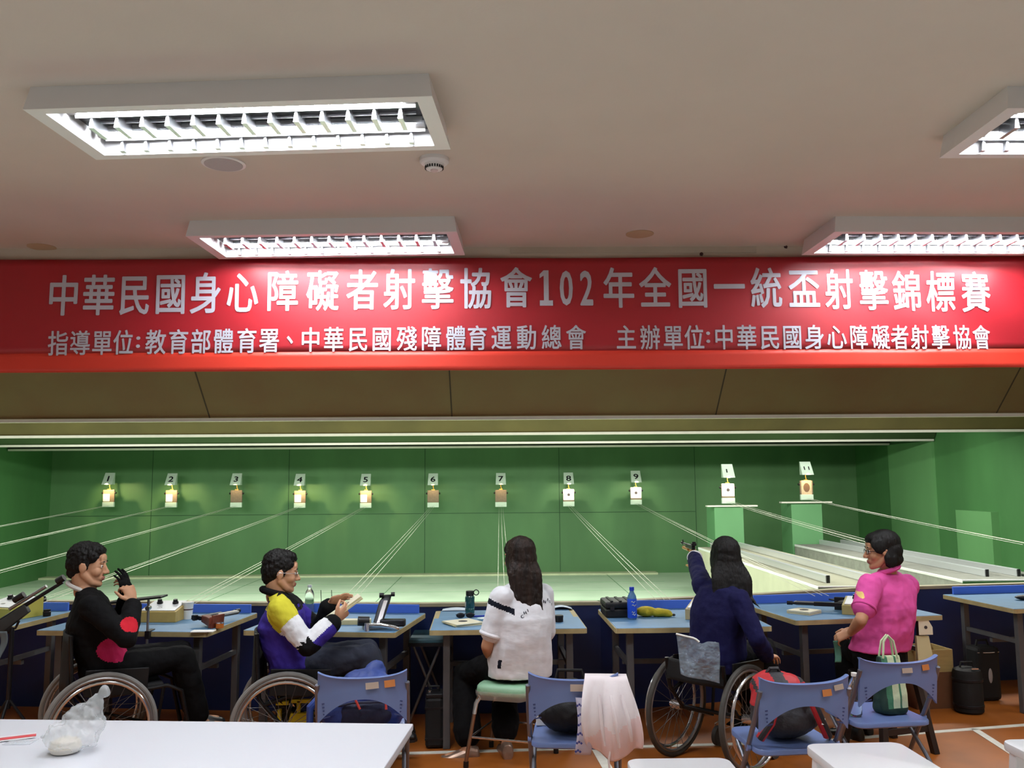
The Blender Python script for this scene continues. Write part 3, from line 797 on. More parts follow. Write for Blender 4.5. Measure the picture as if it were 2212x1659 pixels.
t = thing('pellet_jar', 'small black round tin next to the white shirt on the folding desk', 'jar', (p.x, p.y, DZ))
MB().lathe([(0, 0), (.03, 0), (.03, .03), (.028, .033)], n=22).build('tin', m_gun, t)
MB().lathe([(.031, .028), (.031, .04), (.028, .043), (0, .043)], n=22).build('lid', m_blackp, t)
p = P_(1035, 1335)
tag(MB().cyl((-.06, 0, .006), (.06, .03, .006), .0055, n=10).cyl((.06, .03, .006), (.075, .034, .006), .0055, .001, n=10).build('pen', mat('blue pen', (40, 60, 180), .35), loc=(p.x, p.y+.03, DZ)), 'blue pen lying by the pale blue dish', 'pen')
p = P_(1005, 1336)
t = thing('sunglasses', 'dark folded glasses lying behind the paper targets', 'glasses', (p.x, p.y+.02, DZ), .1)
MB().ell((-.033, 0, .018), .03, .006, .018).build('lens', m_gun, t); MB().ell((.033, 0, .018), .03, .006, .018).build('lens', m_gun, t)
MB().tube([(-.065, 0, .024), (-.06, .09, .01), (.0, .1, .006)], .0025, 6).build('temple', m_blackp, t)
MB().tube([(.065, 0, .024), (.06, .08, .01), (.01, .09, .006)], .0025, 6).build('temple', m_blackp, t)
MB().tube([(-.006, 0, .026), (0, -.004, .029), (.006, 0, .026)], .003, 6).build('bridge', m_blackp, t)
p = P_(1040, 1285)
# open black pistol case on the fourth desk
p = P_(1333, 1330)
t = thing('pistol_case', 'black ribbed pistol case lying on the desk left of the blue bottle', 'case', (p.x+.01, p.y+.02, DZ), .03)
MB().box((0, 0, .03), (.21, .26, .06)).build('base', m_blackp, t, smooth=0, bevel=.012)
MB().box((0, .0, .085), (.215, .265, .045)).build('lid', m_blackp, t, smooth=0, bevel=.014)
for k in (-1, 0, 1): MB().box((k*.06, 0, .11), (.02, .23, .008)).build('rib', m_gun, t, smooth=0, bevel=.003)
for k in (-.06, .06): MB().box((k, -.134, .062), (.03, .012, .026)).build('latch', m_gun, t, smooth=0, bevel=.003)
# blue drink bottle
p = P_(1366, 1338)
t = thing('drink_bottle', 'clear bottle with blue label and blue cap on the desk', 'bottle', (p.x, p.y, DZ))
m_drink = mat('pale drink', (120, 170, 225), .1, trans=.5, ior=1.33)
MB().lathe([(0, 0), (.026, 0), (.031, .008), (.031, .05), (.029, .056), (.031, .062), (.031, .135), (.028, .155), (.016, .178), (.0135, .188), (.0135, .196), (0, .196)], n=28).build('bottle', m_drink, t)
lb = MB().lathe([(.0315, .012), (.0325, .014), (.0325, .136), (.0315, .138)], n=28).build('label', mat('bottle label blue', (34, 82, 214), .35), t)
wv = MB()
for z, a0, w in ((.118, -1.9, .9), (.095, -1.75, 1.0), (.05, -1.8, .7), (.035, -1.7, .8)):
    wv.loft([[V(.0328*math.cos(a0+w*k/8), .0328*math.sin(a0+w*k/8), z+.004*math.sin(k)-.003), V(.0328*math.cos(a0+w*k/8), .0328*math.sin(a0+w*k/8), z+.004*math.sin(k)+.004)] for k in range(9)], cap=False)
wv.build('label_marks', m_white, lb, smooth=0)
MB().lathe([(.0145, .19), (.0165, .192), (.0165, .212), (.015, .214), (0, .214)], n=20).build('cap', mat('blue cap', (36, 66, 190), .4), t)
# yellow pouch
p = P_(1412, 1332)
t = thing('yellow_pouch', 'soft yellow pouch with a dark tip lying beside the blue bottle', 'pouch', (p.x, p.y, DZ), -.15)
py_ = MB().ell((-.05, 0, .034), .075, .05, .036).ell((.04, 0, .028), .085, .045, .029).ell((.1, -.005, .016), .035, .03, .015)
fuse(py_, 'pouch', mat('yellow cloth', (196, 178, 44), .75, var=.12, scale=18, bump=.2, bscale=60), t, voxel=.006, smooth=6, rough=.003)
MB().ell((.136, -.006, .014), .012, .016, .009).build('zip_end', m_blackp, t)
# pistol and tray on the pink shirt's desk
p = P_(1800, 1324)
air_pistol('air_pistol', 'long black air pistol lying by the neat stack of paper targets', (p.x+.02, p.y+.04, DH+.052), rotz(2.75) @ rotx(-1.5), m_blackp, 1.1, cyl=m_steel)
p = P_(1815, 1304)
t = thing('spotting_tray', 'small dark tray at the rear of the desk before the pink shirt', 'tray', (p.x, p.y, DZ), .2)
MB().box((0, 0, .03), (.15, .07, .01)).build('plate', m_gun, t, smooth=0, bevel=.002)
MB().cyl((0, 0, 0), (0, 0, .03), .012, n=12).build('foot', m_gun, t)
p = P_(1482, 1309)
t = thing('spotting_tray', 'small dark tray at the rear of the desk beside the pale box', 'tray', (p.x, p.y, DZ), .05)
MB().box((0, 0, .03), (.11, .06, .01)).build('plate', m_gun, t, smooth=0, bevel=.002)
MB().cyl((0, 0, 0), (0, 0, .03), .012, n=12).build('foot', m_gun, t)
p = P_(2212, 1296)
t = thing('eyeglass_case', 'black rounded case lying on the desk at the end of the row', 'case', (p.x+.02, p.y, DZ), .1)
MB().ell((0, 0, .02), .09, .045, .02).build('shell', m_blackp, t)
MB().tube([(.091*math.cos(a), .046*math.sin(a), .02) for a in [2*PI*k/28 for k in range(28)]], .002, 6, closed=True).build('seam', m_gun, t)
# clear bottle on the second desk, wire holders
p = P_(668, 1325)
t = thing('clear_bottle', 'clear plastic bottle with white cap behind the hands holding cards', 'bottle', (p.x, p.y, DZ))
MB().lathe([(0, 0), (.028, 0), (.032, .008), (.032, .06), (.029, .068), (.032, .076), (.032, .13), (.026, .155), (.013, .175), (.0125, .188), (0, .188)], n=26).build('bottle', m_pet, t)
MB().lathe([(.0135, .182), (.0155, .184), (.0155, .2), (0, .201)], n=20).build('cap', m_white, t)
for px, lab in ((693, 'thin dark wire upright nearest the clear bottle'), (716, 'thin dark wire upright closest to the raised hand')):
    p = P_(px, 1320)
    t = thing('wire_upright', lab, 'wire', (p.x, p.y, DZ), 0, 'wire uprights at the rear of a desk')
    MB().cyl((0, 0, 0), (0, 0, .008), .018, n=14).build('foot', m_gun, t)
    MB().tube([(0, 0, .006), (.002, 0, .08), (-.002, 0, .15)], .0025, 6).build('wire', m_gun, t)
# stand with tilted black plate before the first person
p = W(318, 1380, 5.79)
t = thing('plate_stand', 'thin steel rod clamped to the desk edge carrying a flat black plate', 'stand', (p.x, p.y, 0), 0)
zt, zb_ = W(318, 1296, 5.79).z, W(318, 1404, 5.79).z
MB().cyl((0, 0, zb_), (0, 0, zt), .008, n=12).build('rod', m_steel, t)
MB().box((0, .04, DH-.018), (.03, .1, .05)).build('edge_clamp', m_gun, t, smooth=0, bevel=.003)
MB().box((-.07, 0, zt+.005), (.34, .12, .012), roty(-.10)).build('plate', m_blackp, t, smooth=0, bevel=.003)
MB().cyl((.0, -.02, zt-.05), (.0, .02, zt-.05), .014, n=14).build('clamp_knob', m_chrome, t)
# long rifle rest behind the first person -------------------------------------
pa, pb = W(-30, 1372, 5.75), W(147, 1262, 5.75)
t = thing('air_rifle', 'long dark air rifle propped up in front of the end desk behind the black jacket', 'rifle', (pa.x, pa.y, pa.z))
d = pb-pa; L = d.length; R_ = Matrix((d.normalized(), Vector((0, 1, 0)), d.normalized().cross(Vector((0, 1, 0))))).transposed().to_euler()
t.rotation_euler = R_
MB().cyl((.1, 0, .03), (L-.02, 0, .03), .014, .011, n=14).build('barrel', m_gun, t)
MB().cyl((.2, 0, .062), (L-.12, 0, .062), .011, n=12).build('rail_tube', m_steel, t)
MB().loft([[V(-.1, -.02, -.08), V(-.1, .02, -.08), V(-.1, .02, .03), V(-.1, -.02, .03)], [V(.08, -.02, -.045), V(.08, .02, -.045), V(.08, .02, .03), V(.08, -.02, .03)], [V(.3, -.02, -.02), V(.3, .02, -.02), V(.3, .02, .035), V(.3, -.02, .035)]]).build('stock', mat('dark stock', (44, 46, 46), .5, var=.2, scale=20), t, smooth=40, bevel=.006)
MB().cyl((L-.05, 0, .05), (L, 0, .05), .022, n=18).build('front_sight', m_blackp, t)
MB().cyl((.26, -.02, .09), (.33, -.02, .09), .02, n=16).build('rear_sight', m_blackp, t)
MB().ell((.13, 0, -.02), .035, .02, .05).build('grip', m_blackp, t)
st = thing('rifle_rest', 'dark tripod rest holding up the long air rifle', 'stand', (pa.x+.16, pa.y, 0))
zc = pa.z+d.normalized().z*.18*1.0-.05
MB().cyl((0, 0, .3), (0, 0, zc), .014, n=12).build('column', m_gun, st)
for k in range(3):
    a = 2*PI*k/3+.5
    MB().tube([(0, 0, .36), (.28*math.cos(a), .16*math.sin(a)-.03, .012)], .010, 8).build('leg', m_gun, st)
MB().tube([(-.04, 0, zc+.02), (-.02, 0, zc-.005), (.02, 0, zc-.005), (.04, 0, zc+.04)], .008, 8).build('cradle', m_gun, st)
# pale strap hanging at the picture edge
p = W(12, 1362, 5.72)
tag(MB().quadgrid(lambda u, v: (-.025+.05*u*(1-.55*v)+.012*math.sin(v*5), .01*math.sin(v*4), -.2*v), 4, 14, thick=.003).build('sling_strap', mat('grey strap', (96, 110, 116), .8), loc=(p.x, p.y-.03, p.z), smooth=180), 'grey strap hanging from the butt of the long air rifle', 'strap')
# ================================================================== chairs, stools and tables
m_cb = mat('blue moulded plastic', (108, 130, 184), .42, var=.03, scale=4, coat=.2)
m_frame = mat('grey tube frame', (120, 124, 136), .35, .5)
m_stick1 = mat('faded sticker', (190, 172, 158), .7); m_stick2 = mat('orange sticker', (206, 130, 72), .7)
CHW = .41; CHS = (1.06, 1.06, .943)
def chair_proto():
    t = thing('folding_chair', 'x', 'chair', (0, 0, 0), 0, 'blue folding chairs')
    hw = CHW/2
    # back: broad curved top rail sweeping down into the side uprights, arch cut-out below
    N = 24
    def outline(u):                      # top and bottom height of the panel across the back
        s = abs(u)
        top = .785 + .018*s**6 - .012*(1-s*s)
        bot = .665 - .13*max(0.0, (s-.0))**2.2 * 1.0
        return top, bot
    rings = []
    for i in range(N+1):
        u = -1+2*i/N
        tp, bt = outline(u)
        x = u*hw; y = -.0 - .035*(1-u*u) + .012           # bowed towards the sitter's back (camera side)
        lean = lambda z: -.10*(z-.43)
        th = .008
        ring = []
        for z, dy in ((bt, -th), ((bt+tp)/2, -th), (tp-.012, -th), (tp, -th-.006), (tp+.004, 0), (tp, th+.012), (tp-.012, th), ((bt+tp)/2, th), (bt, th)):
            ring.append(V(x, y+lean(z)+dy, z))
        rings.append(ring)
    bk = MB().loft(rings).build('backrest', m_cb, t, smooth=50)
    for s in (-1, 1):
        sl = MB()
        for k in range(5):
            z = .645-.018*k
            sl.box((s*(hw-.035-.002*k), -.0-.035*(1-.8)+.012-.1*(z-.43)-.0095, z), (.03, .003, .006), roty(s*.25))
        sl.build('vent_slot', mat('slot shade', (58, 70, 120), .6), bk, smooth=0)
    # seat: shallow pan with rounded corners
    prof = rrect(.40, .38, .05, 5)
    seat = MB(); rs = []
    for z, sc in ((.405, .96), (.412, 1.0), (.430, 1.0), (.436, .985), (.432, .93)):
        rs.append([V(p[0]*sc, .215+p[1]*sc, z + (.006 if p[1] > .15 else 0)) for p in prof])
    seat.loft(rs).build('seat', m_cb, t, smooth=40)
    for s in (-1, 1):
        x = s*(hw+.004)
        # long member: front foot up to the back; short member: rear foot up to the seat front
        MB().tube([(x, .36, .012), (x, .20, .30), (x, .03, .60), (x*.985, -.03, .74)], .0115, 10).build('front_leg', m_frame, t)
        MB().tube([(x*.93, -.13, .012), (x*.93, .10, .24), (x*.93, .30, .405)], .0105, 10).build('rear_leg', m_frame, t)
        MB().cyl((x*1.01-.008, .125, .425), (x*1.01+.008, .125, .425), .02, n=16).build('pivot', m_cb, t)
        for q in ((x, .36, .0), (x*.93, -.13, 0)): MB().cyl((q[0], q[1], 0), (q[0], q[1], .022), .0145, n=12).build('foot_cap', m_blackp, t)
    MB().cyl((-hw, .325, .07), (hw, .325, .07), .007, n=10).build('front_stretcher', m_frame, t)
    MB().cyl((-hw*.93, -.09, .06), (hw*.93, -.09, .06), .007, n=10).build('rear_stretcher', m_frame, t)
    return t
def sticker(t, x, z, w, h, m, rz=0.05):
    u = x/(CHW/2); y = -.035*(1-u*u)+.012-.10*(z-.43)-.0092
    MB().box((x, y-.003, z), (w, .003, h), rotz(math.atan(.07*u/(CHW/2))) @ rotx(-.1) @ roty(rz)).build('sticker', m, t, smooth=0)
C0 = chair_proto()
chairs = [(784, 1452, .11, 'blue folding chair behind the white table, a blue backpack on its seat'),
          (1238, 1456, -.10, 'blue folding chair with a white shopping bag hung over its back'),
          (1731, 1464, .10, 'blue folding chair carrying the red and grey backpack'),
          (1934, 1421, .13, 'blue folding chair with a green tote bag and clear bottle on its seat')]
CH = []
for i, (px, py, rz, lab) in enumerate(chairs):
    p = WZ(px, py, .745)
    if i == 0: c = C0; c.scale = CHS; c.location = (p.x, p.y, 0); c.rotation_euler = (0, 0, rz); c['label'] = lab
    else: c = copy_tree(C0, (p.x, p.y, 0), rz, lab)
    CH.append(c)
sticker(CH[0], .045, .735, .06, .032, m_stick1, -.06); sticker(CH[0], .125, .74, .05, .035, m_stick2, -.06)
sticker(CH[1], .02, .737, .065, .034, m_stick1, 0)
sticker(CH[2], .09, .728, .045, .032, m_stick2, -.06); sticker(CH[2], .15, .75, .05, .026, m_stick1, -.1)
sticker(CH[3], .02, .735, .055, .026, m_stick1, 0); sticker(CH[3], .125, .745, .042, .03, m_stick2, -.05)
# white table in front, corner only in view
m_wt = mat('white laminate', (226, 230, 240), .3, coat=.3)
m_wedge = mat('white table edge', (186, 188, 192), .5)
a = WZ(893, 1563, .74); b = WZ(-10, 1553, .74)
yf = (a.y+b.y)/2
t = thing('white_table', 'large white table top filling the near corner, holding a plastic bag', 'table', (a.x, a.y, 0), 0)
Wt, Dt = 2.4, .62
ang = math.atan2(a.y-b.y, a.x-b.x)
t.rotation_euler = (0, 0, ang)
MB().box((-Wt/2, -Dt/2, .7275), (Wt, Dt, .025)).build('tabletop', m_wt, t, smooth=0, bevel=.004)
MB().box((-Wt/2, -Dt/2, .7085), (Wt-.01, Dt-.01, .012)).build('edge_band', m_wedge, t, smooth=0)
for sx in (-.12, -Wt+.12):
    for sy in (-.08, -Dt+.08): MB().cyl((sx, sy, 0), (sx, sy, .70), .017, n=14).build('leg', m_frame, t)
    MB().cyl((sx, -.08, .2), (sx, -Dt+.08, .2), .011, n=12).build('cross_bar', m_frame, t)
# plastic bag with a bun
p = WZ(150, 1628, .74)
t = thing('plastic_bag', 'clear knotted plastic bag with a white bun on the white table', 'bag', (p.x, p.y+.02, .7405))
m_film = mat('clear film', (236, 242, 246), .12, trans=.0, alpha=.34, spec=.8, bump=.5, bscale=26)
bg = MB().ell((0, 0, .055), .095, .08, .055).ell((.03, .01, .10), .075, .06, .06).ell((.065, .02, .155), .03, .025, .035).limb([((.06, .02, .15), .02), ((.085, .02, .19), .008), ((.10, .02, .2), .016)])
fuse(bg, 'bag', m_film, t, voxel=.005, smooth=4, rough=.012, rscale=28)
MB().lathe([(0, .004), (.045, .004), (.055, .02), (.046, .042), (.02, .052), (0, .053)], (-.02, -.01, 0), 24).build('bun', mat('white bun', (244, 238, 226), .7), t)
MB().limb([((-.1, .03, .045), .003), ((-.13, .045, .04), .006)]).build('handle_tip', m_film, t)
# printed red and white wrapper strip
pa, pb = WZ(-30, 1605, .74), WZ(78, 1592, .74)
t = thing('snack_wrapper', 'narrow white wrapper with a red printed band on the white table', 'wrapper', (pa.x, pa.y, .7408), math.atan2(pb.y-pa.y, pb.x-pa.x))
L = (pb-pa).length
MB().quadgrid(lambda u, v: (L*u, -.02+.075*v, .003+.005*math.sin(v*PI)), 12, 6, thick=.0008).build('wrapper', mat('frosted wrapper', (232, 232, 236), .4), t, smooth=180)
MB().quadgrid(lambda u, v: (L*u, -.012+.022*v, .0062+.003*math.sin(v*1.5)), 12, 4, thick=.0008).build('red_band', mat('red print', (206, 84, 88), .45), t, smooth=180)
tag(MB().quadgrid(lambda u, v: (-.05+.1*u, -.035+.07*v, .002+.004*math.sin(u*PI)*math.sin(v*PI)), 8, 6, thick=.0008).build('clear_wrapper', m_film, loc=(pb.x-.02, pb.y-.07, .7408), smooth=180), 'thin crumpled clear film beside the wrapper', 'wrapper')
# white stools at the front
m_ws = mat('white stool plastic', (232, 234, 238), .35, coat=.2)
def stool_proto():
    t = thing('white_stool', 'x', 'stool', (0, 0, 0), 0, 'white square stools at the front')
    pr = rrect(.40, .38, .045, 6)
    MB().loft([[V(p[0]*s, p[1]*s, z) for p in pr] for z, s in ((.565, .99), (.57, 1.0), (.592, 1.0), (.598, .99), (.6, .972))]).build('seat', m_ws, t, smooth=40)
    for sx in (-1, 1):
        for sy in (-1, 1):
            MB().loft([[V(sx*.19+a*.018, sy*.18+b*.018, 0) for a, b in ((-1, -1), (1, -1), (1, 1), (-1, 1))], [V(sx*.15+a*.026, sy*.14+b*.026, .566) for a, b in ((-1, -1), (1, -1), (1, 1), (-1, 1))]]).build('leg', m_ws, t, smooth=0, bevel=.004)
    [MB().box((0, y_, .25), (.3, .015, .03)).build('stretcher', m_ws, t, smooth=0) for y_ in (-.165, .165)]
    return t
S0 = stool_proto()
for i, (px, py, rz, lab) in enumerate(((1462, 1637, 0.0, 'white square stool in front of the chair with the shopping bag'), (1842, 1604, .03, 'white square stool in front of the backpack chair'), (2262, 1595, .02, 'white square stool showing only a corner at the picture edge'))):
    p = WZ(px, py, .6); loc = (p.x, p.y-.19, 0)
    if i == 0: S0.location = loc; S0.rotation_euler = (0, 0, rz); S0['label'] = lab
    else: copy_tree(S0, loc, rz, lab)
# mint stool under the woman in white
m_mintv = mat('mint vinyl', (150, 196, 162), .4, bump=.15, bscale=30)
m_film2 = mat('clear seat film', (240, 246, 240), .1, alpha=.3, spec=.9, bump=.6, bscale=18)
p = WZ(1100, 1482, .47)
t = thing('mint_stool', 'mint green padded stool with chrome legs under the woman in white', 'stool', (.075, 5.6, 0), -.35)
pr = rrect(.36, .36, .07, 6)
MB().loft([[V(q[0]*s, q[1]*s, z) for q in pr] for z, s in ((.405, .9), (.41, .97), (.43, 1.0), (.455, .99), (.468, .93), (.472, .8))]).build('cushion', m_mintv, t, smooth=60)
MB().loft([[V(q[0]*s, q[1]*s, z+.006*math.sin(q[0]*30+q[1]*22)) for q in pr] for z, s in ((.388, .98), (.41, 1.03), (.44, 1.04))], cap=False).build('plastic_cover', m_film2, t, smooth=180)
for sx in (-1, 1):
    for sy in (-1, 1):
        lg = MB().tube([(sx*.12, sy*.12, .41), (sx*.155, sy*.155, .395), (sx*.168, sy*.168, .36), (sx*.215, sy*.215, .03)], .0115, 10).build('leg', mat('bronze tube', (150, 118, 96), .3, .8), t)
        MB().tube([(sx*.150, sy*.150, .397), (sx*.168, sy*.168, .36), (sx*.176, sy*.176, .30)], .0135, 10).build('chrome_sleeve', m_chrome, lg)
        MB().cyl((sx*.215, sy*.215, 0), (sx*.214, sy*.214, .035), .016, n=12).build('rubber_tip', m_blackp, lg)
MB().tube([(-.195, -.195, .17), (.195, -.195, .17), (.195, .195, .17), (-.195, .195, .17)], .007, 8, closed=True).build('foot_ring', m_chrome, t)
# dark wooden stool under the person in pink
m_dk = mat('dark stained wood', (34, 26, 24), .5, var=.2, scale=10)
t = thing('dark_stool', 'dark wooden stool under the person in the pink shirt', 'stool', (2.44, 5.74, 0), .3)
MB().loft([[V(q[0]*s, q[1]*s, z) for q in rrect(.34, .32, .03, 4)] for z, s in ((.435, 1), (.46, 1), (.466, .98))]).build('seat', m_dk, t, smooth=0)
for sx in (-1, 1):
    for sy in (-1, 1):
        MB().loft([[V(sx*.19+a*.02, sy*.18+b*.02, 0) for a, b in ((-1, -1), (1, -1), (1, 1), (-1, 1))], [V(sx*.13+a*.02, sy*.12+b*.02, .436) for a, b in ((-1, -1), (1, -1), (1, 1), (-1, 1))]]).build('leg', m_dk, t, smooth=0, bevel=.003)
[MB().box((0, y_, .15), (.3, .02, .035)).build('stretcher', m_dk, t, smooth=0) for y_ in (-.165, .165)]
# folding camp table with crossed legs between two desks
p = WZ(905, 1376, .6)
t = thing('folding_table', 'small dark folding table with crossed legs standing between two desks', 'table', (p.x+.06, p.y+.1, 0), 0)
MB().box((0, 0, .588), (.24, .42, .022)).build('tabletop', mat('dark teal top', (56, 92, 104), .5), t, smooth=0, bevel=.003)
[MB().box((0, y_, .565), (.25, .02, .024)).build('rail', m_gun, t, smooth=0) for y_ in (-.2, .2)]
for y in (-.17, .17):
    MB().tube([(-.13, y, .01), (.10, y, .565)], .009, 8).build('leg', m_steel, t)
    MB().tube([(.13, y+.02, .01), (-.10, y+.02, .565)], .009, 8).build('leg', m_steel, t)
MB().cyl((0, -.19, .285), (0, .21, .285), .006, n=8).build('pivot_rod', m_steel, t)
# black tall case standing beside the folding desk
m_cordura = mat('black cordura', (14, 14, 16), .7, bump=.1, bscale=200)
p = WZ(947, 1618, 0)
t = thing('equipment_case', 'tall narrow black case standing on the floor beside the folding desk leg', 'case', (p.x-.03, p.y+.07, 0), .05)
MB().box((0, 0, .16), (.115, .15, .31)).build('body', m_cordura, t, smooth=0, bevel=.02)
MB().box((0, 0, .325), (.11, .145, .03)).build('lid', m_gun, t, smooth=0, bevel=.008)
MB().tube([(-.03, 0, .338), (-.03, 0, .37), (.03, 0, .37), (.03, 0, .338)], .008, 8).build('handle', m_cordura, t)
MB().cyl((-.03, -.03, .34), (-.03, -.03, .352), .012, n=12).build('valve', m_chrome, t)
for k in (.06, .25): MB().box((0, 0, k), (.119, .154, .012)).build('strap', m_gun, t, smooth=0)
# two black bags at the end desk
p = WZ(2108, 1545, 0)
t = thing('black_bag', 'round black upright bag nearest the cardboard box under the end desk', 'bag', (p.x, p.y+.09, 0), 0, 'black upright bags by the end desk')
MB().lathe([(0, 0), (.085, 0), (.1, .015), (.1, .27), (.092, .3), (.06, .315), (0, .318)], n=26).build('body', m_cordura, t)
MB().tube([(-.05, 0, .31), (-.04, 0, .35), (.04, 0, .35), (.05, 0, .31)], .008, 8).build('handle', m_cordura, t)
MB().box((.02, -.075, .318), (.05, .012, .008)).build('zip_pull', m_chrome, t, smooth=0)
for z in (.04, .22): MB().lathe([(.1, z), (.104, z+.003), (.104, z+.02), (.1, z+.023)], n=26).build('band', m_gun, t)
p = WZ(2130, 1520, 0)
t = thing('black_bag', 'square black upright bag with a pale oval patch under the end desk', 'bag', (p.x+.07, p.y+.14, 0), .12, 'black upright bags by the end desk')
MB().box((0, 0, .2), (.19, .16, .4)).build('body', m_cordura, t, smooth=0, bevel=.03)
MB().tube([(-.05, 0, .398), (-.04, 0, .44), (.04, 0, .44), (.05, 0, .398)], .009, 8).build('handle', m_cordura, t)
MB().ell((.0, -.082, .19), .017, .004, .055).build('oval_patch', mat('pale patch', (170, 170, 172), .5), t)
MB().tube([(-.09, -.07, .36), (0, -.084, .36), (.09, -.07, .36)], .004, 8).build('zip', m_chrome, t)
# cardboard box with a target sheet
m_cdb = mat('cardboard', (176, 152, 98), .8, var=.1, scale=6, stretch=(1, 1, 8)); m_cdb2 = mat('cardboard dark', (110, 70, 44), .8, var=.12, scale=6)
p = WZ(2020, 1532, 0)
t = thing('cardboard_box', 'tall open cardboard box on the floor behind the last folding chair', 'box', (p.x, p.y+.14, 0), .12)
for nm, z0, z1, m in (('lower_carton', 0, .26, m_cdb2), ('upper_carton', .261, .42, m_cdb)):
    b_ = MB(); w = .3; d_ = .26; th = .008
    for c, s in (((0, -d_/2, (z0+z1)/2), (w, th, z1-z0)), ((0, d_/2, (z0+z1)/2), (w, th, z1-z0)), ((-w/2, 0, (z0+z1)/2), (th, d_, z1-z0)), ((w/2, 0, (z0+z1)/2), (th, d_, z1-z0)), ((0, 0, z0+.005), (w, d_, th))): b_.box(c, s)
    b_.build(nm, m, t, smooth=0)
MB().box((-.10, .16, .45), (.14, .006, .09), rotx(.5)).build('flap', m_cdb, t, smooth=0)
MB().box((-.1, -.03, .30), (.12, .1, .05)).build('packing', m_ivory_d, t, smooth=0)
p = W(1999, 1355, 6.15)
t = thing('paper_target', 'cream paper target with a clipped corner and black dot propped above the cardboard box', 'paper target', (p.x, p.y, p.z-.05), .1)
MB().prism([(-.05, 0), (.05, 0), (.05, .05), (.022, .098), (-.05, .1)], .003, (0, 0, 0), (1, 0, 0), (0, 0, 1)).build('sheet', m_ivory, t, smooth=0)
MB().cyl((0, -.006, .05), (0, -.002, .05), .011, n=20).build('bullseye', m_bull, t, smooth=0)
hh = p.z-.06-.42
tag(MB().loft([[V(-.06, -.02, 0), V(.05, -.02, 0), V(.05, .02, 0), V(-.06, .02, 0)], [V(-.05, .01, hh), V(.035, .01, hh), V(.035, .035, hh), V(-.05, .035, hh)]]).build('card_bundle', m_ivory_d, loc=(p.x-.01, p.y+.0, .42), smooth=0), 'upright bundle of folded card sticking out of the cardboard box', 'card bundle')
# ------------------------------------------------------------------ bags on the chairs
def on_chair(i, x, y, z=.4135):
    c = CH[i]; q = rotz(c.rotation_euler.z) @ V(x*1.06, y*1.06, 0)
    return (c.location.x+q.x, c.location.y+q.y, z)
m_bb = mat('navy nylon', (38, 62, 130), .55, var=.25, scale=9, bump=.3, bscale=30)
m_bb2 = mat('dark navy nylon', (16, 22, 52), .6, bump=.2, bscale=40)
m_redz = mat('red zip pull', (206, 70, 60), .5)
t = thing('backpack', 'navy blue backpack with red zip pulls on the chair behind the white table', 'backpack', on_chair(0, 0, .2), CH[0].rotation_euler.z)
b_ = MB().ell((0, .02, .14), .2, .14, .14).ell((-.12, .0, .12), .12, .12, .12).ell((.12, .02, .13), .11, .13, .13).ell((.0, .04, .2), .15, .09, .10).ell((.06, .08, .285), .06, .04, .045)
fuse(b_, 'body', m_bb, t, voxel=.01, smooth=6, rough=.012, rscale=14)
b_ = MB().ell((0, -.08, .1), .15, .06, .09)
fuse(b_, 'front_pocket', m_bb2, t, voxel=.008, smooth=5, rough=.006, rscale=18)
MB().tube([(-.16, -.1, .14), (-.05, -.145, .17), (.08, -.145, .17), (.17, -.09, .14)], .006, 8).build('zip', m_bb2, t)
for a_, b__ in (((-.04, -.15, .19), (-.015, -.155, .14)), ((.11, -.13, .18), (.115, -.14, .13)), ((.165, -.1, .2), (.18, -.1, .18))): MB().tube([a_, b__], .006, 8).build('zip_pull', m_redz, t)
MB().tube([(-.2, -.02, .2), (-.27, -.04, .13), (-.27, -.04, .05), (-.22, -.05, .02)], .02, 10).build('shoulder_strap', m_bb, t)
# chair 2: black bag, printed box, white shopping bag
t = thing('black_handbag', 'soft black bag with metal buckles on the seat of the shopping bag chair', 'bag', on_chair(1, -.02, .2), CH[1].rotation_euler.z)
fuse(MB().ell((0, 0, .1), .17, .12, .1).ell((0, .02, .19), .11, .08, .07), 'body', m_cordura, t, voxel=.008, smooth=6, rough=.008, rscale=16)
for x in (-.09, .07): MB().box((x, -.085, .2), (.03, .014, .05), roty(.3)).build('buckle', m_chrome, t, smooth=0, bevel=.003)
MB().tube([(-.08, -.02, .23), (-.06, -.02, .31), (.06, -.02, .31), (.08, -.02, .23)], .009, 8).build('handle', m_cordura, t)
t = thing('printed_box', 'white box with red lettering behind the black bag on the chair', 'box', on_chair(1, -.13, .33), CH[1].rotation_euler.z)
MB().box((0, 0, .11), (.13, .05, .22)).build('carton', m_white, t, smooth=0, bevel=.003)
rl = MB()
for k, ch in enumerate('NJ'):
    vs, fs, x0, x1, y0, y1 = glyph(ch, 0)
    for dx in (0, .004, .008): rl.add([V(-.04+k*.05+(v.x-x0)*.075+dx, -.0262, .10+(v.y-y0)*.075) for v in vs], fs)
rl.build('red_lettering', mat('magenta print', (190, 40, 90), .5), t, smooth=0, fixn=False)
m_bag = mat('white carrier bag', (240, 232, 236), .45, var=.03, scale=6, bump=.25, bscale=14)
m_bagp = mat('pink lined bag', (238, 216, 218), .5, bump=.25, bscale=14)
cx_, cy_, _ = on_chair(1, .12, .0)
t = thing('shopping_bag', 'white carrier bag with a blue patterned band draped over the chair back', 'bag', (cx_, cy_, .412), CH[1].rotation_euler.z)
